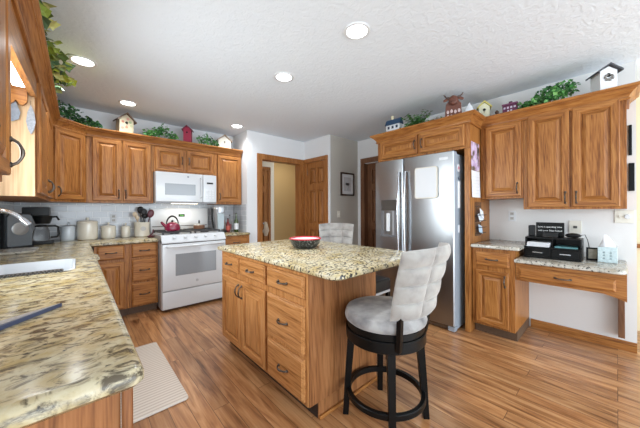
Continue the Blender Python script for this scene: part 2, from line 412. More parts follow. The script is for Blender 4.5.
def front(root, kind, x0, x1, z0, z1, h=None, mz=None, mx=None):
    mz = mz or OAK_Z; mx = mx or OAK_X
    if kind == 'door':
        s = min(.055, (x1-x0)*.2)
        bm = ring_panel(x0, x1, z0, z1, [(0, -.001), (0, -.018), (.006, -.024), (s-.006, -.024), (s, -.018), (s+.002, -.009), (s+.008, -.009), (s+.034, -.0225), (s+.038, -.023)])
        d = obj('door', bm, [mz, mx], root)
        if h: handle(d, x1-.028 if h[1] == 'r' else x0+.028, -.024, z0+.085 if h[0] == 'b' else (z1-.085 if h[0] == 't' else (z0+z1)/2), True)
    else:
        bm = ring_panel(x0, x1, z0, z1, [(0, -.001), (0, -.013), (.004, -.018), (.008, -.019), (.012, -.024), (.016, -.025)])
        for f in bm.faces: f.material_index = 0
        d = obj('drawer', bm, [mx], root); handle(d, (x0+x1)/2, -.025, (z0+z1)/2, False)
    return d
def cabinet(name, label, loc, rz, W, D, z0, z1, fronts, toe=False, group=None, poly=None, body_top=None, cat='cabinet', body_mat=None, mz=None, mx=None, toe_mat=None):
    r = thing(name, label, cat, (loc[0], loc[1], z0), rz, group)
    zb = .10 if toe else 0; H = (z1-z0)
    bm = BM()
    if poly: prism(bm, poly, 0, H)
    elif body_top:
        box(bm, (0, 0, zb), (W, D, body_top-z0)); box(bm, (0, 0, body_top-z0), (W, .02, H))
    else: box(bm, (0, 0, zb), (W, D, H), .0015, 1)
    obj('body', bm, body_mat or OAK_Z, r)
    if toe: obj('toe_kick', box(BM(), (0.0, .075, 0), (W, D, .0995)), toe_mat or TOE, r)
    for f in fronts:
        front(r, f[0], f[1], f[2], f[3]-z0, f[4]-z0, f[5] if len(f) > 5 else None, mz, mx)
    return r

# ================================================================= ROOM
ZC = 2.56
struct('floor', box(BM(), (-3.5, -4, -.06), (6.2, 7.2, 0)), FLOOR)
struct('ceiling', box(BM(), (-3.5, -4, ZC), (6.2, 7.2, ZC+.08)), CEIL)
struct('wall_back', box(BM(), (-.64, 4.52, 0), (2.03, 4.64, ZC)), WALLW)
bm = BM(); box(bm, (-.66, .62, 0), (-.54, 1.70, ZC)); box(bm, (-.66, 2.56, 0), (-.54, 4.64, ZC)); box(bm, (-.66, 1.70, 0), (-.54, 2.56, 1.07)); box(bm, (-.66, 1.70, 2.03), (-.54, 2.56, ZC))
struct('wall_left', bm, WALLW)
bm = BM()
for a, b in (((-.63, 1.70, 1.07), (-.56, 1.74, 2.03)), ((-.63, 2.52, 1.07), (-.56, 2.56, 2.03)), ((-.63, 1.74, 1.07), (-.56, 2.52, 1.11)), ((-.63, 1.74, 1.99), (-.56, 2.52, 2.03)), ((-.62, 2.115, 1.11), (-.58, 2.145, 1.99))): box(bm, a, b, .003)
win = struct('window_1', bm, WHITE2, 'white framed window above the kitchen sink')
gm, gn, gl, gb = newmat('window_glass'); gb.inputs['Base Color'].default_value = (1, 1, 1, 1); gb.inputs['Roughness'].default_value = 0; gb.inputs['Transmission Weight'].default_value = 1; gb.inputs['IOR'].default_value = 1.01
obj('glass', box(BM(), (-.603, 1.74, 1.11), (-.598, 2.52, 1.99)), gm, win)
# doorway wall: wing with tiled return, opening to the hall
Y4 = 4.0
OX0, OX1, OZ = 2.285, 3.10, 2.125
bm = BM(); box(bm, (2.03, Y4, 0), (2.215, 4.64, ZC)); box(bm, (3.185, Y4, 0), (3.33, Y4+.12, ZC)); box(bm, (2.215, Y4, OZ+.085), (3.185, Y4+.12, ZC))
struct('wall_doorway', bm, WALLW)
X3 = 3.21; Y3 = 3.3
bm = BM(); box(bm, (X3, Y3+.03, 0), (X3+.12, 3.40, ZC)); box(bm, (X3, 3.93, 0), (X3+.12, Y4, ZC)); box(bm, (X3, 3.40, 2.16), (X3+.12, 3.93, ZC))
box(bm, (X3-.002, Y3, 0), (X3+.02, Y3+.04, ZC))
struct('wall_pantry', bm, WALLW)
struct('wall_taupe', box(BM(), (X3+.02, Y3, 0), (3.95, Y3+.03, ZC)), WALLG)
bm = BM(); box(bm, (3.95, 3.19, 0), (4.07, 3.33, ZC)); box(bm, (3.95, 2.2, 2.12), (4.07, 3.19, ZC)); box(bm, (3.95, 2.2, 0), (4.07, 2.36, ZC))
struct('wall_far_right', bm, WALLW)
bm = BM(); box(bm, (3.626, -.115, 0), (3.74, 2.2, ZC)); box(bm, (3.74, 2.14, 0), (3.95, 2.2, ZC))
struct('wall_right', bm, WALLB)
struct('wall_dining', box(BM(), (4.3, -3.0, 0), (4.42, .3, ZC)), WALLC)
# hall beyond the doorway
struct('wall_hall_back', box(BM(), (2.0, 5.45, 0), (4.9, 5.57, ZC)), WALLT)
struct('wall_hall_right', box(BM(), (4.3, Y4+.12, 0), (4.42, 5.45, ZC)), WALLT)
bm = BM(); box(bm, (2.2, 4.72, 2.12), (2.885, 4.80, ZC)); box(bm, (2.885, 4.72, 0), (2.99, 4.80, ZC))
struct('wall_hall', bm, mat('cream_hall_paint', (.78, .74, .62), .8))
# backsplash tile
bm = BM(); box(bm, (-.54, 4.511, .916), (2.03, 4.52, 1.40)); box(bm, (2.021, 4.03, .916), (2.03, 4.511, 1.36)); box(bm, (-.54, 2.7, .916), (-.531, 4.511, 1.40))
o = struct('trim_tile_backsplash', bm, TILE, 'pale grey glossy subway tile backsplash'); o.name = 'trim_6'
# baseboard + casings
BBP = [(0, 0), (.016, 0), (.016, .065), (.010, .078), (.004, .085), (0, .085)]
struct('baseboard_right', sweep(BM(), [(3.625, -.115), (3.625, .625)], BBP), OAK_Y)
struct('baseboard_taupe', sweep(BM(), [(3.95, Y3), (X3, Y3)][::-1][::-1], [(o_, z) for o_, z in BBP]), OAK_X)
def casing(name, boxes, m, label=None):
    bm = BM()
    for a, b in boxes: box(bm, a, b, .006, 2)
    return struct(name, bm, m, label)
casing('trim_1', [((2.205, Y4-.022, 0), (2.295, Y4+.13, OZ)), ((3.09, Y4-.022, 0), (3.187, Y4+.13, OZ)), ((2.205, Y4-.024, OZ-.005), (3.187, Y4+.13, OZ+.088))], DOOR_Z, 'oak casing around the open hall doorway')
casing('trim_2', [((X3-.02, 3.925, 0), (X3+.02, 3.985, 2.15)), ((X3-.02, 3.345, 0), (X3+.02, 3.408, 2.15)), ((X3-.022, 3.345, 2.145), (X3+.02, 3.985, 2.218))], DOOR_Z, 'oak casing around the six panel pantry door')
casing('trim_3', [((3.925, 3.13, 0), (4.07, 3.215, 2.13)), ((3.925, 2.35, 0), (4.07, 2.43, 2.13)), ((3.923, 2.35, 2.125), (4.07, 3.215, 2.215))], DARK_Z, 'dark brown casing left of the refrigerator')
casing('trim_4', [((4.25, -.6, .86), (4.299, -.02, .90))], DOOR_Z)

def panel_door(name, W, H, T=.05, six=True):
    """local: x width, front at y=0 facing -Y."""
    bm = BM(); box(bm, (0, .03, 0), (W, T, H))
    st = .11*W/.75; mid = .09*W/.75
    cols = [(st, W/2-mid/2), (W/2+mid/2, W-st)]
    rows = [(.20, .90), (1.02, 1.62), (1.74, H-.11)] if six else [(.2, H-.2)]
    # raised frame: stiles and rails
    xs = [0]+[v for c in cols for v in c]+[W]; zs = [0]+[v for c in rows for v in c]+[H]
    box(bm, (0, 0, 0), (st, .031, H), .003); box(bm, (W-st, 0, 0), (W, .031, H), .003); box(bm, (cols[0][1], .0005, 0), (cols[1][0], .031, H), .003)
    for i in range(0, len(zs), 2): box(bm, (st-.002, .001, zs[i]), (W-st+.002, .031, zs[i+1]), .003)
    for c in cols:
        for r in rows: box(bm, (c[0]+.026, .005, r[0]+.026), (c[1]-.026, .0305, r[1]-.026), .014, 1)
    return bm
d2 = obj('door_2', panel_door('door', .51, 2.14), DOOR_Z); d2.location = (X3+.012, 3.922, .005); d2.rotation_euler = (0, 0, -PI/2); d2['kind'] = 'structure'; d2['label'] = 'closed oak six panel pantry door'
obj('hinge', box(BM(), (0.002, -.006, 1.92), (.014, .004, 2.0), .002), CHROME, d2)
bm = BM(); lathe(bm, [(.008, 0), (.008, .03), (.026, .04), (.03, .055), (.022, .07)], 16); k = obj('door_knob', bm, CHROME, d2, True); k.location = (.45, 0, .95); k.rotation_euler = (PI/2, 0, 0)
d1 = obj('door_1', panel_door('door', .62, 2.06), DOOR_Z); d1.location = (2.215, 4.70, .005); d1['kind'] = 'structure'; d1['label'] = 'oak panelled door at the end of the hall'
bm = BM(); lathe(bm, [(.008, 0), (.008, .03), (.024, .04), (.028, .055), (.02, .07)], 16); k = obj('door_knob', bm, CHROME, d1, True); k.location = (.50, 0, 1.0); k.rotation_euler = (PI/2, 0, 0)
casing('trim_5', [((2.835, 4.68, 0), (2.89, 4.73, 2.10)), ((2.22, 4.68, 2.068), (2.89, 4.73, 2.13))], DOOR_Z, 'oak casing of the hall door')
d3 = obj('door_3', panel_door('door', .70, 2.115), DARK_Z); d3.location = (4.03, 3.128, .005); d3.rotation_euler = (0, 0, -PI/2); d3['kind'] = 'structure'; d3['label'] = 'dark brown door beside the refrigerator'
# gloves hanging on the hall door knob
bm = BM()
tube(bm, [(0, 0, .04), (.004, -.01, -.02), (0, -.014, -.10), (.01, -.012, -.19), (.006, -.01, -.235)], 0, 10, rs=[.012, .028, .036, .044, .03])
tube(bm, [(.028, .0, .03), (.04, -.006, -.06), (.05, -.006, -.14), (.044, -.006, -.18)], 0, 10, rs=[.012, .024, .032, .02])
tube(bm, [(-.02, -.004, -.10), (-.048, -.008, -.13), (-.052, -.008, -.17)], 0, 8, rs=[.012, .014, .008])
g = tag(obj('work_gloves', bm, mat('glove_cloth', (.60, .50, .38), .9), None, True), 'pale work gloves hanging on the hall door knob', 'gloves'); g.location = (2.715, 4.612, 1.0)

# ================================================================= UPPER CABINETS
Q = -PI/2
cabinet('wall_cabinet', 'double door oak wall cabinet left of the white microwave', (.072, 4.19), 0, .682, .318, 1.365, 2.25,
        [('door', .055, .335, 1.39, 2.145, ('b', 'r')), ('door', .35, .655, 1.39, 2.145, ('b', 'l'))])
cabinet('wall_cabinet', 'short two door oak cabinet above the white microwave', (.757, 4.19), 0, .812, .318, 1.795, 2.25,
        [('door', .018, .378, 1.82, 2.135, ('m', 'r')), ('door', .415, .795, 1.82, 2.135, ('m', 'l'))])
cabinet('wall_cabinet', 'narrow single door oak wall cabinet right of the white microwave', (1.572, 4.19), 0, .448, .318, 1.36, 2.25,
        [('door', .05, .43, 1.395, 2.135, ('b', 'l'))])
# corner cabinet: local frame at (-.21,3.91) turned 45 degrees
def loc45(x, y): dx, dy = x+.21, y-3.91; s = math.sqrt(.5); return ((dx+dy)*s, (-dx+dy)*s)
cabinet('corner_cabinet', 'diagonal oak corner wall cabinet with one raised panel door', (-.21, 3.91), PI/4, .396, .3, 1.365, 2.25,
        [('door', .03, .366, 1.39, 2.145, ('b', 'l'))], poly=[loc45(*p) for p in ((-.21, 3.912), (.07, 4.188), (.07, 4.508), (-.53, 4.508), (-.53, 3.912))])
c = cabinet('wall_cabinet', 'oak wall cabinet on the left wall with a pale maple end panel', (-.21, 2.625), PI/2, 1.283, .318, 1.365, 2.25,
        [('door', .03, .60, 1.39, 2.145, ('b', 'r')), ('door', .64, 1.25, 1.39, 2.145, ('b', 'l'))])
e = obj('end_panel', box(BM(), (-.006, .004, 0), (0, .318, .80), .001, 1), MAPLE, c); e['label'] = 'pale maple veneer end panel'
# scalloped bracket at the panel's top
cabinet('wall_cabinet', 'nearest oak wall cabinet at the left edge of the photo', (-.21, .67), PI/2, .87, .318, 1.375, 2.25,
        [('door', .03, .42, 1.40, 2.145, ('b', 'r')), ('door', .45, .86, 1.40, 2.145, ('b', 'r'))])
# valance between the two left cabinets
bm = BM()
poly = [(1.543, 1.95), (2.617, 2.03), (2.617, 2.25), (1.543, 2.25)]
prism_axis(bm, poly, -.235, -.205, 'x')
v = tag(obj('valance', bm, OAK_Y), 'oak valance board bridging the cabinets above the sink', 'valance')
# scallop bracket
struct('trim_9', box(BM(), (-.525, 1.545, 2.105), (-.237, 2.616, 2.12)), OAK_Y, 'oak soffit board above the sink window')
bm = BM(); prism_axis(bm, [(-.345+.10*t/8, 1.985-.03*abs(math.sin(PI*t/4))) for t in range(9)]+[(-.245, 2.10), (-.345, 2.10)], 2.585, 2.615, 'y')
tag(obj('bracket', bm, OAK_X), 'small scalloped oak bracket under the sink lamp', 'bracket')
lp = thing('strip_light', 'white fluorescent strip light behind the sink valance', 'light', (-.274, 2.13, 2.03))
obj('housing', box(BM(), (-.03, -.37, .045), (.03, .40, .074), .004), WHITE2, lp)
bm = BM(); box(bm, (-.028, -.36, .018), (.028, .39, .045), .008, 2); obj('tube', bm, TUBE, lp, True)
# crown mouldings
CP = [(0, 2.145), (.014, 2.145), (.018, 2.15), (.018, 2.158), (.010, 2.163), (.012, 2.172), (.020, 2.186), (.034, 2.203), (.050, 2.216), (.056, 2.218), (.056, 2.224), (.066, 2.230), (.074, 2.238), (.074, 2.25), (0, 2.25)]
struct('trim_7', sweep(BM(), [(2.018, 4.187), (.071, 4.187), (-.207, 3.909), (-.207, .67)], CP, [0, 0, 1]), [OAK_X, OAK_Y], 'oak crown moulding over the back and left cabinets')
struct('trim_8', sweep(BM(), [(3.62, -.058), (3.297, -.058), (3.297, 1.007), (2.977, 1.007), (2.977, 2.143), (3.62, 2.143)], CP, [1, 0, 1, 0, 1]), [OAK_Y, OAK_X], 'oak crown moulding over the desk and refrigerator cabinets')
cabinet('wall_cabinet', 'single door oak wall cabinet between refrigerator panel and desk cabinet', (3.3, 1.004), Q, .378, .32, 1.375, 2.25,
        [('door', .05, .362, 1.395, 2.145, ('b', 'r'))])
cabinet('wall_cabinet', 'large double door oak wall cabinet above the black desk organizer', (3.3, .624), Q, .679, .32, 1.262, 2.25,
        [('door', .035, .338, 1.283, 2.165, ('b', 'r')), ('door', .355, .643, 1.283, 2.165, ('b', 'l'))])
cabinet('wall_cabinet', 'wide two door oak cabinet above the stainless refrigerator', (2.98, 2.14), Q, 1.13, .636, 1.897, 2.25,
        [('door', .055, .567, 1.922, 2.145, ('m', 'r')), ('door', .598, 1.085, 1.922, 2.145, ('m', 'l'))])
tag(obj('side_panel', box(BM(), (2.98, 1.011, 0), (3.618, 1.060, 1.895), .002, 1), OAK_Z), 'tall oak panel between refrigerator and small base cabinet', 'panel')
tag(obj('side_panel', box(BM(), (2.99, 2.118, 0), (3.618, 2.138, 1.895), .002, 1), OAK_Z), 'oak panel on the far left side of the refrigerator', 'panel')

# ================================================================= BASE CABINETS
BZ = .876
cabinet('base_cabinet', 'oak base cabinet in the back corner with one drawer over a door', (.13, 3.915), 0, .32, .59, 0, .8645,
        [('drawer', .025, .275, .70, .86), ('door', .025, .275, .12, .665)], True)
cabinet('base_cabinet', 'oak three drawer base cabinet left of the white range', (.452, 3.915), 0, .30, .59, 0, .8645,
        [('drawer', .024, .284, .70, .86), ('drawer', .024, .284, .41, .675), ('drawer', .024, .284, .115, .385)], True)
cabinet('base_cabinet', 'narrow oak base cabinet right of the white range', (1.572, 3.915), 0, .448, .59, 0, BZ,
        [('drawer', .04, .41, .70, .855), ('door', .04, .41, .12, .665, ('t', 'l'))], True)
H_ = PI/2
c = cabinet('base_cabinet', 'oak peninsula end cabinet under the nearest granite corner', (.042, .80), H_, .80, .565, 0, .8645,
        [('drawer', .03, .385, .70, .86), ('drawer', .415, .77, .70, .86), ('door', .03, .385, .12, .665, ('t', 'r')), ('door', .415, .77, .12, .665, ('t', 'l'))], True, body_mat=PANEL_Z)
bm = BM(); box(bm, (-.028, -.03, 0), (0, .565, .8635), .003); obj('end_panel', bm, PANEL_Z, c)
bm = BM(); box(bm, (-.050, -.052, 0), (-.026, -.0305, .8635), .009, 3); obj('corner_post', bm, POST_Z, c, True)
cabinet('base_cabinet', 'oak sink base cabinet under the white sink', (.042, 1.602), H_, 1.25, .565, 0, .8645,
        [('door', .03, .61, .12, .665, ('t', 'r')), ('door', .64, 1.22, .12, .665, ('t', 'l'))], True, body_top=.68)
cabinet('base_cabinet', 'oak base cabinet under the corner of the left counter', (.042, 2.854), H_, 1.04, .565, 0, .8645,
        [('drawer', .03, .48, .70, .86), ('door', .03, .48, .12, .665, ('t', 'l')), ('drawer', .51, .98, .70, .86), ('door', .51, .98, .12, .665, ('t', 'r'))], True)
# granite left counter with sink cut-out
hole = rounded([(-.42, 2.17), (-.012, 2.17), (-.012, 2.69), (-.42, 2.69)][::-1], .05, 5)
poly = [(-.529, .715), (.114, .715), (.108, 2.72), (.128, 2.76), (.128, 2.86), (.104, 2.90), (.10, 3.886), (.752, 3.886), (.752, 4.509), (-.529, 4.509)]
outline = rounded(poly, [0, .03, .06, .03, .03, .06, .01, 0, 0, 0], 5)
tag(obj('countertop', slab_bm(outline, .866, .915, .022, hole), GR_L, None, True, 50), 'large L-shaped cream and brown granite countertop around the sink', 'countertop')
tag(obj('countertop', slab_bm([(1.572, 3.886), (2.019, 3.886), (2.019, 4.509), (1.572, 4.509)], .878, .915, .012), GR_L, None, True, 50), 'small granite countertop with bottles right of the range', 'countertop')
# sink
bm = BM()
o_ = rounded([(-.418, 2.172), (-.014, 2.172), (-.014, 2.688), (-.418, 2.688)], .05, 5)
i_ = rounded([(-.406, 2.184), (-.026, 2.184), (-.026, 2.676), (-.406, 2.676)], .05, 5)
b_ = rounded([(-.40, 2.19), (-.03, 2.19), (-.03, 2.67), (-.40, 2.67)], .06, 5)
lv = [(o_, .876), (o_, .69), (b_, .685), ]
R1 = [[bm.verts.new((x, y, z)) for x, y in P] for P, z in ((o_, .695), (o_, .917), (i_, .917), (b_, .72))]
for A, B in zip(R1, R1[1:]):
    for i in range(len(A)): bm.faces.new((A[i], A[(i+1) % len(A)], B[(i+1) % len(B)], B[i]))
bm.faces.new(R1[0]); bm.faces.new(R1[-1])
sk = thing('sink', 'white undermount sink set into the granite counter', 'sink', (0, 0, 0))
obj('basin', bm, WHITE, sk, True, 50)
obj('drain', lathe(BM(), [(.045, .72), (.04, .724), (.015, .723)], 20, (-.21, 2.45, .0)), CHROME, sk, True)
# ================================================================= ISLAND
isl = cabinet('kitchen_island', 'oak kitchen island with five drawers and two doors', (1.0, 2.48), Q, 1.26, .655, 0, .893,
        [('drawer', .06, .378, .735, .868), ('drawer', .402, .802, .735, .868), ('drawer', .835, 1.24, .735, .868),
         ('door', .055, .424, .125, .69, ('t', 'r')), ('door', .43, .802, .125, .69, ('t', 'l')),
         ('drawer', .835, 1.24, .405, .69), ('drawer', .835, 1.24, .125, .375)], True, cat='island', body_mat=OAKI_Z, mz=OAKI_Z, mx=OAKI_X, toe_mat=mat('toe_kick_shaded', (.03, .018, .012), .7))  # toe kick near black: the shade under the island put into its colour
obj('end_panel', box(BM(), (1.2605, .006, .10), (1.268, .655, .892), .001, 1), PANEL_Z, isl)
obj('end_panel', box(BM(), (1.2605, .075, 0), (1.268, .655, .0999), .001, 1), PANEL_Z, isl)
bm = BM(); box(bm, (1.2685, .075, 0), (1.284, .660, .022), .006, 2)
obj('shoe_moulding', bm, OAK_Y, isl)
top = rounded([(.965, .955), (1.965, .955), (1.965, 2.54), (.965, 2.54)], [.07, .09, .05, .05], 7)
tag(obj('island_top', slab_bm(top, .895, .931, .014), GR_I, None, True, 50), 'speckled cream granite island top holding the dark bowl', 'countertop')

# ================================================================= RIGHT BASE + DESK
cabinet('base_cabinet', 'small oak base cabinet with one drawer and door beside the refrigerator panel', (3.03, 1.005), Q, .365, .588, 0, BZ,
        [('drawer', .035, .325, .70, .84), ('door', .035, .318, .12, .655, ('t', 'r'))], True)
tag(obj('countertop', slab_bm(rounded([(2.985, .60), (3.616, .60), (3.616, 1.006), (2.985, 1.006)], [.02, 0, 0, .005], 4), .878, .912, .01), GR_D, None, True, 50), 'small grey granite top of the cabinet beside the refrigerator', 'countertop')
dk = thing('desk', 'built-in oak desk with one wide drawer under grey granite', 'desk', (3.03, .636, 0), Q)
bm = BM(); box(bm, (0, .02, .60), (.685, .58, .767)); 
prism_axis(bm, [(0, .64), (.05, .615), (.12, .605), (.56, .605), (.62, .59), (.66, .575), (.685, .565), (.685, .767), (0, .767)], 0, .02, 'y')
obj('apron', bm, OAK_X, dk)
front(dk, 'drawer', .03, .63, .632, .725)
bm = BM(); box(bm, (.64, .50, .13), (.68, .589, .60), .003); obj('support_post', bm, DARK_Z, dk)
tag(obj('countertop', slab_bm(rounded([(2.985, -.055), (3.616, -.055), (3.616, .638), (2.985, .638)], [.07, 0, 0, 0], 6), .769, .806, .012), GR_D, None, True, 50), 'lower grey granite desk top under the tissue box', 'countertop')

# ================================================================= RANGE
rg = thing('range', 'white gas range with black grates between the oak cabinets', 'stove', (.762, 3.74, 0))
W = .80
obj('body', box(BM(), (0, .035, .03), (W, .765, .90), .003), WHITE, rg)
bm = BM(); box(bm, (.03, .08, 0), (W-.03, .70, .03)); obj('plinth', bm, TOE, rg)
dr = obj('drawer', box(BM(), (.004, 0, .035), (W-.004, .033, .252), .006, 3), WHITE, rg, True)
dd = obj('oven_door', box(BM(), (.004, -.005, .264), (W-.004, .033, .842), .008, 3), WHITE, rg, True)
obj('window', box(BM(), (.15, -.0085, .44), (.66, -.003, .715), .002), GLASSW, dd)
bm = BM(); lathe(bm, [(.017, 0), (.017, .003), (.013, .004)], 20); k = obj('emblem', bm, mat('grey_emblem', (.45, .46, .48), .3, .5), dd, True); k.location = (W/2+.01, -.005, .345); k.rotation_euler = (PI/2, 0, 0)
bm = BM(); tube(bm, [(.05, -.005, .815), (.05, -.045, .815), (.07, -.055, .815), (W-.07, -.055, .815), (W-.05, -.045, .815), (W-.05, -.005, .815)], .013, 10); obj('handle', bm, WHITE, dd, True)
obj('door_gap', box(BM(), (.004, .004, .8425), (W-.004, .034, .8555)), DGREY, rg)
bm = BM(); prism_axis(bm, [(0, .856), (.0, .87), (.06, .952), (.12, .952), (.12, .856)], .0, W, 'x'); cp = obj('control_panel', bm, WHITE, rg)
for i in range(5):
    bm = BM(); lathe(bm, [(.024, 0), (.024, .006), (.018, .008), (.016, .026), (.012, .028)], 18)
    k = obj('knob', bm, WHITE2, cp, True); k.location = (.14+i*.13, .032, .913); k.rotation_euler = (math.radians(54), 0, 0)
obj('cooktop', box(BM(), (0, .10, .902), (W, .70, .954), .004), WHITE, rg)
for x0 in (.03, .42):
    bm = BM(); x1 = x0+.35
    for yy in (.13, .67): box(bm, (x0, yy-.008, .975), (x1, yy+.008, .99), .002)
    for xx in (x0+.008, x1-.008, (x0+x1)/2): box(bm, (xx-.008, .13, .975), (xx+.008, .67, .99), .002)
    for yy in (.26, .40, .54): box(bm, (x0, yy-.007, .976), (x1, yy+.007, .989), .002)
    for xx in (x0+.01, x1-.01):
        for yy in (.13, .67): box(bm, (xx-.01, yy-.008, .954), (xx+.01, yy+.008, .976))
    for yy in (.26, .54): lathe(bm, [(.055, .955), (.055, .966), (.035, .97), (.03, .973)], 18, ((x0+x1)/2, yy, 0))
    obj('grate', bm, IRON, rg)
bg = obj('backguard', box(BM(), (0, .70, .954), (W, .765, 1.30), .008, 3), WHITE, rg, True)
obj('display', box(BM(), (.365, .695, 1.172), (.45, .702, 1.212), .001), BLACKP, bg)
obj('digits', text_bm('10:24', .024, .0008), GREEN_LED, bg).location = (.407, .6938, 1.192)
bpy.context.view_layer.objects.active = None
for ch in bg.children:
    if ch.name.startswith('digits'): ch.rotation_euler = (PI/2, 0, 0)
obj('vent_slot', box(BM(), (.02, .697, 1.03), (W-.02, .703, 1.04)), DGREY, bg)
# ================================================================= MICROWAVE
mw = thing('microwave', 'white over-the-range microwave above the gas range', 'microwave', (.762, 4.08, 1.367))
obj('body', box(BM(), (0, .03, 0), (.802, .428, .425), .004), WHITE, mw)
d = obj('door', box(BM(), (.002, 0, .022), (.60, .03, .423), .006, 3), WHITE, mw, True)
obj('window', box(BM(), (.11, -.003, .115), (.50, .002, .27), .002), GLASSW, d)
em = obj('emblem', lathe(BM(), [(.013, 0), (.013, .003), (.01, .004)], 18), mat('dark_emblem', (.25, .26, .28), .3, .4), d, True); em.location = (.40, 0, .375); em.rotation_euler = (PI/2, 0, 0)
bm = BM(); tube(bm, [(.575, 0, .08), (.575, -.03, .09), (.575, -.03, .36), (.575, 0, .37)], .009, 10); obj('handle', bm, WHITE, d, True)
k = obj('keypad', box(BM(), (.605, 0, .022), (.80, .03, .423), .006, 3), WHITE, mw, True)
obj('display', box(BM(), (.66, -.003, .29), (.75, .002, .315), .001), BLACKP, k)
bm = BM()
for i in range(3):
    for j in range(4): box(bm, (.645+i*.042, -.002, .075+j*.034), (.678+i*.042, .002, .10+j*.034), .001, 1)
obj('buttons', bm, mat('key_grey', (.68, .69, .71), .4), k)
obj('vent', box(BM(), (.002, .004, 0), (.80, .03, .02)), mat('vent_grey', (.25, .25, .26), .4), mw)
obj('lamp', box(BM(), (.22, .10, -.004), (.56, .17, -.0005)), LED2, mw)
ar = area('microwave_lamp_light', (1.15, 4.22, 1.355), (0, 0, 0), .35, .08, 1.1, (1, .85, .65))

# ================================================================= REFRIGERATOR
fr = thing('refrigerator', 'stainless steel side-by-side refrigerator with ice dispenser', 'refrigerator', (2.84, 2.085, 0), Q)
# local x: 0 (far) .. .97 (near); y depth
obj('case', box(BM(), (.004, .085, .02), (.968, .76, 1.845), .004), STEELS, fr)
def fdoor(x0, x1):
    bm = BM(); n = 8; pts = []
    for i in range(n+1):
        t = i/n; pts.append((x0+(x1-x0)*t, -.010*(1-(2*t-1)**2)-.0))
    pl = [(x0, .078)]+[(x0, .012), (x0+.008, .002)]+[(p[0], p[1]) for p in pts[1:-1]]+[(x1-.008, .002), (x1, .012), (x1, .078)]
    prism(bm, pl, .065, 1.862); return bm
dl = obj('freezer_door', fdoor(0, .397), STEEL, fr, True, 30)
d_r = obj('door', fdoor(.404, .972), STEEL, fr, True, 30)
obj('door_edge', box(BM(), (.966, .014, .066), (.973, .077, 1.861)), STEELS, d_r)
obj('grille', box(BM(), (.01, .03, .012), (.955, .085, .06)), TOE, fr)
obj('hinge_foot', box(BM(), (.90, .02, .004), (.968, .085, .05), .004), STEELS, fr)
bm = BM(); box(bm, (.10, -.012, 1.255), (.318, .0, 1.385), .004); dp = obj('dispenser', bm, DGREY, dl)
bm = BM(); box(bm, (.10, -.012, .955), (.135, .0, 1.254)); box(bm, (.283, -.012, .955), (.318, .0, 1.254)); box(bm, (.10, -.014, .935), (.318, .0, .957)); obj('surround', bm, mat('surround_grey', (.16, .16, .17), .35, .3), dp)
obj('recess', box(BM(), (.136, -.009, .958), (.282, -.002, 1.253)), mat('dispenser_grey', (.36, .37, .39), .35, .2), dp)
obj('lever', box(BM(), (.18, -.02, 1.0), (.225, -.008, 1.22), .004), WHITE2, dp)
def fhandle(x, par):
    bm = BM(); pts = []; n = 14
    for i in range(n+1):
        t = i/n; z = .60+t*1.10; pts.append((x, -.035-.03*math.sin(PI*t), z))
    tube(bm, [(x, -.004, .60)]+pts+[(x, -.004, 1.70)], .0125, 12)
    return obj('handle', bm, CHROME, par, True)
fhandle(.362, dl); fhandle(.445, d_r)
# things on the refrigerator
bm = BM(); prism_axis(bm, rounded([(1.268, 1.385), (1.52, 1.385), (1.52, 1.725), (1.268, 1.725)], .025, 5), 2.805, 2.826, 'x')
wb = tag(obj('whiteboard', bm, plain('beige_edge', (.62, .58, .50), .5)), 'blank white memo board on the refrigerator door', 'board')
bm = BM(); prism_axis(bm, rounded([(1.278, 1.395), (1.51, 1.395), (1.51, 1.715), (1.278, 1.715)], .02, 5), 2.803, 2.8055, 'x'); obj('writing_surface', bm, WHITE, wb)
tag(obj('magnet', box(BM(), (2.826, 1.165, 1.782), (2.838, 1.255, 1.81), .002), WHITE2), 'small white label magnet at the top of the refrigerator door', 'magnet')
def disc_y(name, c, r, t, m):
    bm = BM(); lathe(bm, [(r, 0), (r, t), (r*.9, t+.001)], 24); o = obj(name, bm, m, None, True); o.location = c; o.rotation_euler = (PI/2, 0, 0); return o
yS = 1.1165
o = tag(disc_y('magnet', (2.968, yS, 1.70), .04, .004, WHITE2), 'round white and pink magnet on the refrigerator side', 'magnet')
bm = BM(); lathe(bm, [(.018, 0), (.018, .001)], 16, (0, 0, .0055)); obj('motif', bm, mat('pink_print', (.6, .18, .25), .5), o)
tag(obj('notepad', box(BM(), (2.945, yS-.006, 1.28), (3.005, yS-.0005, 1.56), .001), mat('paper', (.82, .83, .84), .7)), 'long white note pad stuck on the refrigerator side', 'notepad')
tag(obj('magnet', box(BM(), (2.955, yS-.01, 1.575), (2.995, yS-.001, 1.605), .003), mat('slate', (.10, .12, .15), .5)), 'dark clip magnet above the long note pad', 'magnet')
tag(obj('notepad', box(BM(), (2.955, yS-.004, 1.02), (2.99, yS-.0005, 1.10), .001), mat('paper_b', (.78, .80, .83), .7)), 'small white card stuck low on the refrigerator side', 'card')

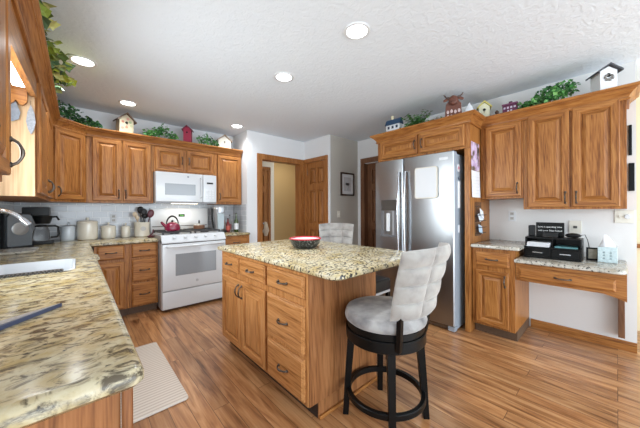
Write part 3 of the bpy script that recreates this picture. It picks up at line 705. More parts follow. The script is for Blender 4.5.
# ================================================================= STOOLS
def make_stool(label):
    r = thing('bar_stool', label, 'bar stool', (0, 0, 0), 0, 'cream upholstered swivel bar stools')
    for k in range(4):
        a = PI/4+k*PI/2; ca, sa = math.cos(a), math.sin(a)
        bm = BM()
        def sq(R, z, s):
            return [bm.verts.new((R*ca+dx*s*ca-dy*s*sa, R*sa+dx*s*sa+dy*s*ca, z)) for dx, dy in ((-1, -1), (1, -1), (1, 1), (-1, 1))]
        L = [sq(.243, 0, .017), sq(.228, .22, .019), sq(.204, .515, .022)]
        for A, B in zip(L, L[1:]):
            for i in range(4): bm.faces.new((A[i], A[(i+1) % 4], B[(i+1) % 4], B[i]))
        bm.faces.new(L[0][::-1]); bm.faces.new(L[-1])
        obj('leg', bm, BLACK, r)
    def band(name, r0, r1, z0, z1, m):
        bm = BM(); b = .004; n = 48
        pr = [(r0, z0), (r1-b, z0), (r1, z0+b), (r1, z1-b), (r1-b, z1), (r0, z1), (r0, z0)]
        lathe(bm, pr, n, cap=False); return obj(name, bm, m, r, True)
    band('foot_ring', .210, .235, .138, .172, BLACK)
    band('seat_ring', 0.12, .238, .492, .556, BLACK)
    band('swivel_plate', .0, .23, .5565, .597, BLACK)
    bm = BM(); lathe(bm, [(.02, .5975), (.23, .5975), (.240, .606), (.245, .624), (.240, .645), (.231, .661), (.18, .671), (.09, .675), (.01, .676)], 48); obj('seat_cushion', bm, FABRIC2, r, True)
    # curved tufted back
    bm = BM(); NA, NV = 60, 56; A0 = math.radians(55); T = .05
    def P(i, j, side):
        u = i/NA; v = j/NV; a = -A0+2*A0*u+math.radians(7)
        ez = 1
        z = .685+.375*v+.016*v*(1-abs(2*u-1)**2)
        R = .262+.014*v; lean = .085*v**1.25
        puff = (abs(math.sin(PI*u*3))*abs(math.sin(PI*v*4)))**.38
        edge = min(1, min(u, 1-u)*9)**.5*min(1, min(v, 1-v)*9)**.5
        d = side*(T*.5*edge*(.25+.8*puff)+.002)
        wid = 1+.10*v
        return ((R+d)*math.sin(a)*wid, -(R+d)*math.cos(a)-lean, z)
    g = {}
    for s in (1, -1):
        for i in range(NA+1):
            for j in range(NV+1): g[s, i, j] = bm.verts.new(P(i, j, s))
        for i in range(NA):
            for j in range(NV): bm.faces.new((g[s, i, j], g[s, i+1, j], g[s, i+1, j+1], g[s, i, j+1]))
    for i in range(NA):
        for j in (0, NV): bm.faces.new((g[1, i, j], g[1, i+1, j], g[-1, i+1, j], g[-1, i, j]))
    for j in range(NV):
        for i in (0, NA): bm.faces.new((g[1, i, j], g[1, i, j+1], g[-1, i, j+1], g[-1, i, j]))
    obj('backrest', bm, FABRIC, r, True, 80)
    for s in (-1, 1):
        a = s*math.radians(44)+math.radians(7); bm = BM()
        pts = [(.244*math.sin(a), -.244*math.cos(a), .515), (.258*math.sin(a), -.258*math.cos(a), .58), (.262*math.sin(a), -.262*math.cos(a)-.004, .73)]
        tube(bm, pts, .018, 4); obj('back_post', bm, BLACK, r)
    return r
st = make_stool('cream tufted swivel bar stool with black legs in the foreground')
st.location = (1.402, .961, 0); st.rotation_euler = (0, 0, math.radians(-2))
dup(st, (2.54, 2.50, 0), math.radians(128), 'cream tufted bar stool behind the far edge of the island top')
bs = thing('backless_stool', 'black backless stool tucked under the island overhang', 'stool', (1.815, 1.425, 0))
bm = BM(); box(bm, (-.145, -.145, .595), (.145, .145, .69), .02, 3); obj('seat', bm, BLACKP, bs, True)
obj('seat_trim', box(BM(), (-.14, -.14, .575), (.14, .14, .5945), .003), mat('pale_trim', (.40, .41, .43), .4, .4), bs)
for sx in (-1, 1):
    for sy in (-1, 1):
        obj('leg', box(BM(), (sx*.125-.015, sy*.125-.015, 0), (sx*.125+.015, sy*.125+.015, .5745), .003), BLACK, bs)
bm = BM()
for sx in (-1, 1): box(bm, (sx*.125-.008, -.11, .22), (sx*.125+.008, .11, .245))
obj('stretcher', bm, BLACK, bs)
# ================================================================= RUG
def rug_mat():
    m, n, l, b = newmat('ribbed_mat')
    tc = n.new('ShaderNodeTexCoord'); wv = n.new('ShaderNodeTexWave'); wv.bands_direction = 'Y'; wv.inputs['Scale'].default_value = 10.5; wv.inputs['Distortion'].default_value = .3
    l.new(tc.outputs['Object'], wv.inputs['Vector'])
    r = ramp(n, [(.10, (.46, .39, .33)), (.4, (.58, .52, .45)), (.9, (.62, .56, .49))]); l.new(wv.outputs['Fac'], r.inputs[0]); l.new(r.outputs[0], b.inputs['Base Color'])
    b.inputs['Roughness'].default_value = .85
    bu = n.new('ShaderNodeBump'); bu.inputs['Strength'].default_value = .3; bu.inputs['Distance'].default_value = .003; l.new(wv.outputs['Fac'], bu.inputs['Height']); l.new(bu.outputs[0], b.inputs['Normal'])
    return m
tag(obj('floor_mat', slab_bm(rounded([(.165, 1.925), (.55, 1.925), (.55, 2.955), (.165, 2.955)], .025, 4), .001, .016, .006), rug_mat(), None, True, 50), 'beige ribbed kitchen mat on the wood floor', 'mat')

# ================================================================= COUNTER THINGS, LEFT
ZL = .916
f = thing('faucet', 'chrome arched faucet over the white sink', 'faucet', (-.475, 2.43, ZL))
bm = BM(); lathe(bm, [(.03, 0), (.03, .012), (.02, .02), (.017, .06)], 20); obj('base', bm, CHROME, f, True)
bm = BM(); pts = [(0, 0, .05), (0, 0, .25)]
for i in range(1, 13):
    a = PI*i/12*.84; pts.append((.118-.118*math.cos(a), 0, .25+.105*math.sin(a)))
tube(bm, pts, .0125, 12); obj('spout', bm, CHROME, f, True)
e = Vector(pts[-1]); dv = (e-Vector(pts[-2])).normalized()
bm = BM(); tube(bm, [e-dv*.005, e+dv*.015, e+dv*.045], .017, 14, rs=[.014, .018, .02]); obj('spray_head', bm, CHROME, f, True)
bm = BM(); tube(bm, [(0, .02, .05), (0, .05, .075), (0, .10, .10)], .006, 8); obj('lever', bm, CHROME, f, True)
# sink rail
dr_ = thing('drying_rack', 'dark toothed drying rack along the near rim of the sink', 'rack', (-.24, 2.165, ZL))
obj('bar', box(BM(), (-.20, -.002, .002), (.175, .012, .014), .003), DGREY, dr_)
bm = BM()
for i in range(24): box(bm, (-.195+i*.0158, -.022, .002), (-.187+i*.0158, -.001, .012), .001, 1)
t_ = obj('teeth', bm, DGREY, dr_); t_['kind'] = 'stuff'
# slate case with silver top
bm = BM()
v = [(-.04, 1.372), (-.40, 1.10), (-.375, 1.055), (-.075, 1.33)]
prism(bm, [(-.045, 1.366), (-.36, 1.135), (-.40, 1.045), (-.395, 1.02), (-.20, 1.175)], ZL, ZL+.012)
sc_ = tag(obj('long_case', bm, mat('slate_blue', (.045, .058, .11), .45)), 'long slate blue case with silver top lying on the granite counter', 'case')
bm = BM(); prism(bm, [(-.050, 1.361), (-.36, 1.134), (-.398, 1.035), (-.20, 1.192)], ZL+.0122, ZL+.0135); obj('top_face', bm, plain('silver_speckle', (.36, .36, .37), .35, .5, bscale=160, var=.6), sc_)
# cutting board
tag(obj('cutting_board', slab_bm(rounded([(-.525, 3.28), (-.27, 3.28), (-.27, 3.62), (-.525, 3.62)], .02, 4), ZL, ZL+.018, .004), GR_D), 'pale stone cutting board in front of the coffee makers', 'cutting board')
# pod coffee maker
pc = thing('pod_coffee_maker', 'grey and black pod coffee maker beside the faucet', 'coffee maker', (-.43, 3.79, ZL), math.radians(30))
bm = BM(); prism(bm, rounded([(-.10, -.02), (.10, -.02), (.10, .16), (-.10, .16)], .03, 5), 0, .33); obj('body', bm, BLACKP, pc, True, 40)
bm = BM(); prism_axis(bm, rounded([(-.085, .01), (.085, .01), (.085, .318), (-.085, .318)], .03, 5), -.055, -.02, 'y'); obj('front_panel', bm, mat('gunmetal', (.15, .17, .19), .3, .4), pc, True, 40)
bm = BM(); lathe(bm, [(.06, 0), (.06, .004), (.054, .006), (.02, .004)], 28); k = obj('dial', bm, mat('dull_silver', (.32, .32, .32), .35, .6), pc, True); k.location = (0, -.056, .185); k.rotation_euler = (PI/2, 0, 0)
obj('drip_tray', box(BM(), (-.08, -.10, 0), (.08, -.021, .025), .005), BLACKP, pc)
# drip coffee maker
dc = thing('drip_coffee_maker', 'black drip coffee maker with glass carafe in the back corner', 'coffee maker', (-.33, 4.12, ZL), PI/2)
obj('base', box(BM(), (-.10, -.135, 0), (.10, .09, .03), .008, 3), BLACKP, dc, True)
obj('tower', box(BM(), (-.10, .035, .03), (.10, .09, .30), .008, 3), BLACKP, dc, True)
obj('water_tank', box(BM(), (-.105, -.105, .30), (.105, .092, .392), .01, 3), BLACKP, dc, True)
bm = BM(); lathe(bm, [(.055, .215), (.082, .298)], 24, (0, -.05, 0)); b_k = obj('filter_basket', bm, BLACKP, dc, True)
bm = BM(); tube(bm, [(0, -.11, .285), (0, -.155, .29), (0, -.175, .25)], .010, 8); obj('handle', bm, BLACKP, b_k, True)
cm, cn, cl, cb_ = newmat('carafe_glass'); cb_.inputs['Transmission Weight'].default_value = 1; cb_.inputs['Roughness'].default_value = .02; cb_.inputs['IOR'].default_value = 1.2
bm = BM(); lathe(bm, [(.05, .032), (.066, .05), (.072, .09), (.06, .145), (.048, .17), (.05, .185)], 24, (0, -.04, 0)); cf = obj('carafe', bm, cm, dc, True)
bm = BM(); lathe(bm, [(.052, .183), (.052, .196), (.03, .206)], 24, (0, -.04, 0)); obj('lid', bm, BLACKP, cf, True)
bm = BM(); tube(bm, [(0, -.085, .19), (0, -.145, .19), (0, -.168, .175), (0, -.172, .10), (0, -.16, .07), (0, -.105, .065)], .011, 8); obj('handle', bm, BLACKP, cf, True)
# canisters
def canister(x, y, r, h, label, m):
    c = thing('canister', label, 'canister', (x, y, ZL), 0, 'canisters along the tiled backsplash')
    bm = BM(); lathe(bm, [(r*.86, 0), (r*.95, .008), (r, .03), (r, h*.92), (r*.97, h)], 32); obj('jar', bm, m, c, True)
    bm = BM(); lathe(bm, [(r*1.02, h), (r*1.04, h+.01), (r*.9, h+.022), (r*.3, h+.03), (r*.12, h+.034), (r*.12, h+.045), (r*.2, h+.055), (r*.1, h+.065)], 32); obj('lid', bm, m, c, True)
canister(-.088, 4.36, .066, .150, 'pale blue grey canister, leftmost on the back counter', CERAMB)
canister(.085, 4.33, .099, .205, 'largest cream canister on the back counter', CERAM)
canister(.287, 4.33, .074, .140, 'medium cream canister under the wall outlet', CERAM)
canister(.468, 4.36, .050, .125, 'smallest cream canister beside the utensil crock', CERAM)
cr = thing('utensil_crock', 'cream stoneware crock full of cooking utensils', 'crock', (.645, 4.33, ZL))
bm = BM(); lathe(bm, [(.08, 0), (.088, .01), (.088, .17), (.093, .178), (.093, .192), (.085, .194), (.08, .18), (.076, .02)], 32); obj('jar', bm, CERAM, cr, True)
bm = BM(); lathe(bm, [(.03, 0), (.03, .001), (.024, .0012)], 20); k = obj('crest', bm, mat('crest_grey', (.45, .43, .40), .4), cr, True); k.location = (.0, -.0885, .11); k.rotation_euler = (PI/2, 0, 0)
def utensil(name, label, bx, tx, m, head):
    h = Vector(tx)-Vector(bx); u = thing(name, label, 'utensil', (.645, 4.33, ZL), 0, 'utensils in the crock')
    bm = BM(); tube(bm, [bx, tx], .006, 8); obj('handle', bm, m, u, True)
    bm = BM(); ball(bm, (0, 0, 0), head, 14); o = obj('head', bm, m, u, True); o.location = Vector(tx)+h.normalized()*head[2]*.8; o.rotation_euler = (0, math.atan2(h.x, h.z), 0)
WOOD_U = mat('utensil_wood', (.62, .52, .38), .6); MAROON = mat('maroon_nylon', (.10, .018, .03), .4)
utensil('spatula', 'black spatula standing in the crock', (-.012, -.035, .03), (.012, -.055, .30), BLACKP, (.035, .008, .045))
utensil('ladle', 'round black ladle on top of the crock', (.03, .01, .03), (.04, .035, .25), BLACKP, (.042, .03, .04))
utensil('slotted_spoon', 'black slotted spoon at the back of the crock', (0, .03, .03), (-.005, .06, .32), BLACKP, (.04, .012, .05))
utensil('spoon', 'maroon serving spoon leaning right in the crock', (.03, -.005, .03), (.088, -.02, .265), MAROON, (.04, .014, .058))
utensil('wooden_spoon', 'pale wooden spoon leaning left in the crock', (0, 0, .03), (-.072, -.02, .27), WOOD_U, (.028, .012, .038))
utensil('whisk', 'cream handled whisk at the left of the crock', (-.02, -.03, .03), (-.058, -.058, .23), WOOD_U, (.022, .022, .035))
# backsplash outlet
def outlet(name, label, cat, loc, rz, kind, m=IVORY, w=.072, h=.115):
    o = thing(name, label, cat, loc, rz)
    obj('plate', box(BM(), (-w/2, -.008, -h/2), (w/2, -.0005, h/2), .003), m, o)
    if kind == 'duplex':
        for s in (-1, 1):
            k = obj('socket', box(BM(), (-.017, -.0105, s*.025-.016), (.017, -.0075, s*.025+.016), .004), IVORYD, o)
            bm = BM(); box(bm, (-.009, -.0112, s*.025-.004), (-.006, -.0098, s*.025+.007)); box(bm, (.006, -.0112, s*.025-.004), (.009, -.0098, s*.025+.007)); obj('slots', bm, DGREY, k)
    elif kind == 'switch':
        obj('toggle', box(BM(), (-.006, -.02, -.012), (.006, -.0075, .012), .002), m, o)
    elif kind == 'jack':
        obj('jack', box(BM(), (-.014, -.0105, -.012), (.014, -.0075, .012), .002), DGREY, o)
    return o
outlet('wall_outlet', 'white outlet in the tile above the medium canister', 'outlet', (.352, 4.5105, 1.165), 0, 'duplex', WHITE2)
outlet('wall_outlet', 'white outlet above the small granite top by the refrigerator panel', 'outlet', (3.6255, .79, 1.187), Q, 'duplex', WHITE2)
outlet('phone_jack', 'ivory phone jack plate behind the desk sign', 'wall plate', (3.6255, .275, 1.085), Q, 'jack', IVORY, .09, .125)
outlet('light_switch', 'single ivory light switch under the framed picture', 'switch', (3.42, 3.2995, 1.19), 0, 'switch')
o = outlet('dimmer_switch', 'wide ivory wall plate with round dimmer knob under the desk cabinet', 'switch', (3.6255, -.045, 1.193), Q, 'none', IVORY, .12, .115)
bm = BM(); lathe(bm, [(.02, 0), (.02, .012), (.016, .018)], 20); k = obj('knob', bm, WHITE2, o, True); k.location = (.018, -.008, .0); k.rotation_euler = (PI/2, 0, 0)
obj('toggle', box(BM(), (-.036, -.02, -.012), (-.024, -.0075, .012), .002), IVORY, o)
# framed picture
pf = thing('framed_picture', 'small dark framed drawing on the taupe wall', 'picture', (3.643, 3.2985, 1.73))
bm = BM(); a, b = .178, .208; t = .028
for p, q in (((-a, -.025, -b), (a, 0, -b+t)), ((-a, -.025, b-t), (a, 0, b)), ((-a, -.025, -b), (-a+t, 0, b)), ((a-t, -.025, -b), (a, 0, b))): box(bm, p, q, .005)
obj('frame', bm, mat('dark_frame', (.05, .032, .022), .4), pf)
obj('mat_board', box(BM(), (-a+t, -.012, -b+t), (a-t, -.004, b-t)), mat('mat_white', (.72, .73, .74), .7), pf)
obj('drawing', box(BM(), (-.095, -.0135, -.125), (.095, -.0122, .125)), mat('drawing_paper', (.55, .55, .56), .7), pf)
bm = BM()
for i in range(9):
    a_ = i*.7; rr = .02+.006*i; lathe(bm, [(.016, 0), (.016, .0006)], 10, (rr*math.cos(a_)*.7, 0, 0))
for vv in bm.verts: vv.co = Vector((vv.co.x, -.0142+vv.co.z*-1, vv.co.y*1.5))
tube(bm, [(0, -.0143, -.11), (.01, -.0143, -.05), (0, -.0143, .0)], .003, 6)
obj('sketch', bm, mat('pencil_grey', (.25, .25, .26), .7), pf)

# ================================================================= RANGE / RIGHT COUNTER THINGS
kt = thing('kettle', 'maroon enamel kettle with black handle on the range', 'kettle', (.945, 4.02, .991))
RED = mat('maroon_enamel', (.22, .012, .045), .12, coat=.5)
bm = BM(); lathe(bm, [(.07, 0), (.092, .012), (.098, .045), (.085, .085), (.05, .115), (.02, .122), (.008, .125)], 32); obj('body', bm, RED, kt, True)
bm = BM(); lathe(bm, [(.012, .122), (.016, .135), (.008, .148)], 14); obj('lid_knob', bm, BLACKP, kt, True)
bm = BM(); tube(bm, [(-.075, -.02, .06), (-.12, -.03, .10), (-.14, -.035, .125)], .02, 12, rs=[.024, .018, .014]); obj('spout', bm, RED, kt, True)
bm = BM(); pts = []
for i in range(15):
    a = PI*i/14; pts.append((-.072*math.cos(a), 0, .085+.115*math.sin(a)))
tube(bm, pts, .009, 8, rs=[.006+.006*math.sin(PI*i/14) for i in range(15)]); obj('handle', bm, BLACKP, kt, True)
pt = thing('saucepan', 'small copper coloured pan with a black knob on the back burner', 'pan', (1.36, 4.24, .991))
bm = BM(); lathe(bm, [(.075, 0), (.08, .008), (.08, .05), (.083, .055)], 28); obj('pot', bm, mat('copper_brown', (.30, .15, .09), .3, .5), pt, True)
bm = BM(); lathe(bm, [(.083, .0555), (.07, .068), (.02, .076), (.008, .08)], 28); obj('lid', bm, mat('lid_glass', (.45, .46, .46), .15, .3), pt, True)
bm = BM(); lathe(bm, [(.008, .08), (.014, .10), (.006, .13)], 14); obj('knob', bm, BLACKP, pt, True)
sr = thing('spoon_rest', 'maroon spoon rest beside the utensil crock', 'spoon rest', (.71, 4.10, ZL))
obj('dish', lathe(BM(), [(.03, 0), (.045, .01), (.05, .02), (.042, .018), (.02, .008)], 24), MAROON, sr, True)
bm = BM(); tube(bm, [(-.02, 0, .018), (.02, .01, .05), (.03, .02, .10)], .008, 8); obj('handle', bm, MAROON, sr, True)
km = thing('coffee_machine', 'tall silver coffee machine between the range and the bottles', 'coffee maker', (1.66, 4.25, ZL))
bm = BM(); prism(bm, rounded([(-.085, -.10), (.10, -.10), (.10, .12), (-.085, .12)], .03, 5), 0, .03); obj('base', bm, BLACKP, km, True, 40)
bm = BM(); lathe(bm, [(.075, .031), (.082, .20), (.098, .37), (.10, .40), (.095, .412)], 32); bmesh.ops.scale(bm, vec=(1, 1, 1), verts=bm.verts[:]); obj('body', bm, mat('brushed_silver', (.42, .43, .45), .3, .6), km, True)
bm = BM(); prism_axis(bm, [(-.045, .06), (.04, .06), (.05, .30), (-.055, .30)], -.104, -.07, 'y'); obj('water_window', bm, mat('pale_aqua', (.42, .50, .53), .15), km)
obj('head', box(BM(), (-.05, -.118, .31), (.05, -.05, .40), .01, 3), mat('silver_head', (.52, .54, .56), .25, .5), km, True)
bm = BM(); tube(bm, [(-.082, -.02, .04), (-.105, -.02, .20), (-.112, -.02, .38)], .014, 8); obj('side_grip', bm, BLACKP, km, True)
def bottle(x, y, h, r, label, m, cap, lab, cat='bottle'):
    b = thing('bottle', label, cat, (x, y, ZL), 0, 'bottles right of the range')
    bm = BM(); lathe(bm, [(r*.9, 0), (r, .006), (r, h*.55), (r*.8, h*.64), (r*.36, h*.74), (r*.33, h*.93), (r*.4, h*.93), (r*.4, h*.955)], 24); obj('glass', bm, m, b, True)
    bm = BM(); lathe(bm, [(r*.42, h*.955), (r*.42, h), (r*.3, h+.003)], 16); obj('cap', bm, cap, b, True)
    bm = BM(); lathe(bm, [(r+.0006, h*.14), (r+.0006, h*.46)], 24, cap=False); obj('label_band', bm, lab, b, True)
    return b
CLEARB = mat('amber_glass', (.30, .20, .12), .1); GREENB = mat('green_glass', (.035, .06, .012), .08, coat=.5); REDS = mat('red_sauce', (.17, .018, .018), .25)
bottle(1.795, 4.38, .27, .030, 'slim bottle with dark cap next to the silver coffee machine', mat('rose_glass', (.45, .32, .28), .12), BLACKP, mat('pale_label', (.62, .56, .50), .5))
bottle(1.80, 4.22, .22, .032, 'short red sauce bottle in front of the slim bottle', REDS, BLACKP, mat('red_label', (.45, .08, .05), .5))
bottle(1.865, 4.30, .275, .031, 'clear bottle with black neck in the middle of the group', mat('grey_glass', (.34, .34, .34), .1), BLACKP, mat('wine_label', (.28, .09, .10), .5))
bottle(1.905, 4.14, .30, .036, 'green wine bottle with white label, nearest the counter end', GREENB, mat('dark_foil', (.05, .06, .03), .3, .4), WHITE2)
# ================================================================= BOWL
bw = thing('serving_bowl', 'black speckled bowl with red rim on the island top', 'bowl', (1.50, 1.86, .932))
def speck():
    m, n, l, b = newmat('speckled_enamel')
    tc = n.new('ShaderNodeTexCoord'); t = n.new('ShaderNodeTexNoise'); t.inputs['Scale'].default_value = 75; l.new(tc.outputs['Object'], t.inputs['Vector'])
    r = ramp(n, [(.54, (.012, .013, .013)), (.68, (.20, .21, .20))]); l.new(t.outputs['Fac'], r.inputs[0]); l.new(r.outputs[0], b.inputs['Base Color']); b.inputs['Roughness'].default_value = .3
    return m
bm = BM(); lathe(bm, [(.082, 0), (.104, .010), (.126, .042), (.138, .08)], 40); bmesh.ops.delete(bm, geom=[f for f in bm.faces if len(f.verts) > 4 and f.calc_center_median().z > .07], context='FACES'); obj('shell', bm, speck(), bw, True)
bm = BM(); lathe(bm, [(.0, .014), (.09, .016), (.119, .046), (.131, .078)], 40, cap=False); obj('lining', bm, mat('pink_enamel', (.78, .60, .62), .25), bw, True)
bm = BM(); tube(bm, [(.1365*math.cos(2*PI*k/40), .1365*math.sin(2*PI*k/40), .082) for k in range(40)], .0055, 8, True); obj('rim', bm, mat('red_rim', (.50, .03, .05), .25), bw, True)

# ================================================================= DESK THINGS
ZD = .807
og = thing('desk_organizer', 'black desk organizer with two drawers and paper shelf', 'organizer', (3.185, .60, ZD), Q)
bm = BM(); box(bm, (0, 0, 0), (.395, .25, .012)); box(bm, (0, 0, .095), (.395, .25, .105)); box(bm, (0, .05, .178), (.395, .25, .19))
box(bm, (0, .24, .012), (.395, .25, .178)); box(bm, (0, .0, .012), (.012, .24, .095)); box(bm, (.383, .0, .012), (.395, .24, .095)); box(bm, (.1935, .0, .012), (.2015, .24, .095))
box(bm, (0, .05, .105), (.012, .24, .178)); box(bm, (.383, .05, .105), (.395, .24, .178)); box(bm, (.196, .06, .105), (.204, .24, .178))
obj('body', bm, BLACK, og)
for x0 in (.014, .204):
    d = obj('drawer', box(BM(), (x0, -.006, .014), (x0+.178, .20, .092), .003), BLACK, og)
    bm = BM(); tube(bm, [(x0+.05, -.006, .055), (x0+.055, -.02, .055), (x0+.125, -.02, .055), (x0+.13, -.006, .055)], .005, 8); obj('handle', bm, CHROME, d, True)
PAPER = mat('paper_white', (.74, .75, .77), .7)
bm = BM(); random.seed(3)
for i in range(5):
    dx = random.uniform(-.006, .006); box(bm, (.02+dx, .012+dx, .1055+i*.008), (.185+dx, .225, .1115+i*.008))
ps = tag(obj('paper_stack', bm, PAPER), 'stack of white papers on the left organizer shelf', 'papers'); ps.location = og.location; ps.rotation_euler = og.rotation_euler
bm = BM(); box(bm, (.22, .03, .1055), (.37, .22, .116)); 
nb = tag(obj('notebook', bm, mat('teal_cover', (.10, .26, .27), .5)), 'teal notebook on the right organizer shelf', 'notebook'); nb.location = og.location; nb.rotation_euler = og.rotation_euler
sg = thing('desk_sign', 'black block sign with white lettering on the organizer', 'sign', (3.395, .438, ZD+.191), Q)
obj('board', box(BM(), (-.105, 0, 0), (.105, .025, .135), .002), BLACK, sg)
for i, s in enumerate(('Love is spending time', 'with your Best Friend')):
    tb = obj('lettering', text_bm(s, .0205, .0006), mat('sign_white', (.85, .85, .84), .5), sg); tb.location = (0, -.0008, .092-i*.036); tb.rotation_euler = (PI/2, 0, 0)
tag(obj('speaker_box', box(BM(), (3.36, .552, ZD+.191), (3.44, .598, ZD+.295), .006), BLACKP), 'small black speaker box left of the desk sign', 'speaker')
bm = BM(); prism_axis(bm, [(.0, 0), (.055, 0), (.05, .03), (.035, .048), (.012, .042)], -.055, .055, 'x')
tp = tag(obj('tape_dispenser', bm, BLACKP), 'black tape dispenser in front of the desk sign', 'tape dispenser'); tp.location = (3.32, .425, ZD+.1905); tp.rotation_euler = (0, 0, Q)
ph = thing('telephone', 'black corded gadget at the right end of the organizer', 'telephone', (3.33, .27, ZD+.191), Q)
bm = BM(); ball(bm, (0, .04, .022), (.055, .05, .022), 16); obj('body', bm, BLACKP, ph, True)
bm = BM(); tube(bm, [(.04, .06, .022), (.075, .09, .03), (.09, .12, -.02), (.10, .15, -.10), (.13, .20, -.16), (.16, .25, -.185)], .0028, 6); obj('cord', bm, BLACKP, ph, True)
pfm = thing('photo_frame', 'small black standing photo frame left of the tissue box', 'frame', (3.40, .147, ZD), math.radians(-75))
bm = BM()
for p, q in (((-.04, -.008, 0), (.04, .008, .014)), ((-.04, -.008, .10), (.04, .008, .112)), ((-.04, -.008, 0), (-.028, .008, .112)), ((.028, -.008, 0), (.04, .008, .112))): box(bm, p, q, .002)
obj('frame', bm, BLACK, pfm); obj('photo', box(BM(), (-.029, -.003, .013), (.029, .004, .101)), plain('photo_print', (.36, .32, .24), .3, bscale=40, var=.5), pfm)
obj('prop', box(BM(), (-.01, .0085, 0), (.01, .03, .08), .002), BLACK, pfm)
tb = thing('tissue_box', 'pale aqua tissue box on the granite desk top', 'tissue box', (3.385, .055, ZD), Q)
AQ = plain('pale_aqua_box', (.50, .60, .61), .3, bscale=90, var=.25)
obj('box', box(BM(), (-.058, -.06, 0), (.058, .06, .13), .004), AQ, tb)
bm = BM()
for x in (-.02, .02):
    for z in (.03, .055, .08):
        box(bm, (x-.008, -.0612, z), (x+.006, -.0602, z+.006)); box(bm, (x-.002, -.0612, z), (x+.002, -.0602, z+.016))
obj('pattern', bm, mat('aqua_grey', (.20, .27, .29), .5), tb)
bm = BM(); NT = 24; rings = []
for j in range(6):
    v = j/5; ring = []
    for k in range(NT):
        a = 2*PI*k/NT; rr = (.036*(1-v)**.8+.006)*(1+.35*math.sin(3*a+2*v)*(.3+v)); ring.append(bm.verts.new((rr*math.cos(a)*1.1-.014*v, rr*math.sin(a)*.55, .1305+.095*v+.012*math.sin(2*a)*v)))
    rings.append(ring)
for A, B in zip(rings, rings[1:]):
    for k in range(NT): bm.faces.new((A[k], A[(k+1) % NT], B[(k+1) % NT], B[k]))
bm.faces.new(rings[-1]); obj('tissue', bm, mat('tissue_white', (.84, .83, .85), .9), tb, True, 70)
# plaques at the wall end
tag(obj('wall_plaque', box(BM(), (3.60, -.090, 1.735), (3.6255, -.070, 2.0), .002), BLACK), 'upper narrow black plaque beside the desk cabinet', 'plaque')
tag(obj('wall_plaque', box(BM(), (3.60, -.104, 1.42), (3.6255, -.070, 1.664), .002), BLACK), 'lower narrow black plaque beside the desk cabinet', 'plaque')
# calendar and mail holder on the tall panel
cal = thing('wall_calendar', 'hanging calendar with a purple picture on the oak panel', 'calendar', (3.135, 1.009, 1.39))
def calmat():
    m, n, l, b = newmat('calendar_picture')
    tc = n.new('ShaderNodeTexCoord'); t = n.new('ShaderNodeTexNoise'); t.inputs['Scale'].default_value = 9; t.inputs['Detail'].default_value = 3; l.new(tc.outputs['Object'], t.inputs['Vector'])
    r = ramp(n, [(.36, (.03, .03, .03)), (.44, (.20, .16, .12)), (.50, (.55, .40, .62)), (.60, (.70, .62, .78)), (.68, (.60, .58, .12))]); l.new(t.outputs['Fac'], r.inputs[0]); l.new(r.outputs[0], b.inputs['Base Color']); b.inputs['Roughness'].default_value = .4
    return m
bm = BM(); prism_axis(bm, [(-.006, .285), (-.002, .285), (-.001, .58), (-.004, .58)], -.12, .115, 'x'); obj('picture_page', bm, calmat(), cal)
bm = BM(); prism_axis(bm, [(-.006, .28), (-.002, .28), (-.010, .0), (-.014, .0)], -.12, .115, 'x'); dp_ = obj('date_page', bm, PAPER, cal)
bm = BM()
for i in range(6):
    z = .04+i*.035; y = -.0134+.0075*(z/.28); box(bm, (-.105, y-.0012, z), (.10, y, z+.0015))
obj('grid_lines', bm, mat('grid_grey', (.45, .46, .5), .6), dp_)
mh = thing('mail_holder', 'black wire mail holder hung on the oak panel', 'mail holder', (3.20, 1.008, .985))
bm = BM()
for z in (.0, .10, .20, .31): tube(bm, [(-.085, -.004, z), (.085, -.004, z)], .003, 6)
for i in range(7): tube(bm, [(-.085+i*.0283, -.004, 0), (-.085+i*.0283, -.004, .36)], .002, 6)
for z in (.02, .15):
    tube(bm, [(-.085, -.004, z), (-.085, -.055, z+.01), (.085, -.055, z+.01), (.085, -.004, z)], .003, 6); tube(bm, [(-.085, -.004, z+.06), (-.085, -.06, z+.07), (.085, -.06, z+.07), (.085, -.004, z+.06)], .003, 6)
obj('wire_rack', bm, IRON, mh)
for i, (z, rr, lab) in enumerate(((.022, .25, 'pale blue envelope in the lower mail pocket'), (.152, -.2, 'white envelope in the upper mail pocket'), (.19, .35, 'tilted white letter at the top of the mail holder'))):
    e = tag(obj('envelope', box(BM(), (-.055, -.0015, 0), (.055, .0015, .085)), mat('envelope_%s' % 'abc'[i], ((.50, .62, .75), (.70, .74, .80), (.78, .80, .83))[i], .7)), lab, 'envelope', 'mail in the wire holder')
    e.location = (3.20, .975-.006*i, .985+z+.004); e.rotation_euler = (-.18, rr, 0)

# ================================================================= DOWNLIGHTS
LG = [(.036, 3.085), (.45, 3.93), (1.49, 2.166), (1.504, 1.258), (1.816, 3.905)]
LBL = ['recessed ceiling light beside the ivy at the left', 'recessed ceiling light above the flowered birdhouse', 'recessed ceiling light over the middle of the island', 'recessed ceiling light nearest the camera, at top centre', 'recessed ceiling light over the white birdhouse by the doorway']
for (x, y), lb in zip(LG, LBL):
    t = thing('recessed_light', lb, 'light', (x, y, ZC), 0, 'recessed ceiling lights')
    bm = BM(); lathe(bm, [(.068, -.001), (.078, -.009), (.092, -.008), (.098, -.001), (.098, 0)], 40, cap=False); obj('trim_ring', bm, WHITE2, t, True)
    obj('diffuser', lathe(BM(), [(.072, -.004), (.07, -.005), (.01, -.0055)], 32), LED, t, True)
    d = bpy.data.lights.new('downlight', 'SPOT'); d.energy = 55 if y < 3 and x > 1 else 28; d.spot_size = math.radians(150); d.spot_blend = .9; d.shadow_soft_size = .07; d.color = (.93, .97, 1)
    o = bpy.data.objects.new('downlight', d); C.objects.link(o); o.location = (x, y, ZC-.02)

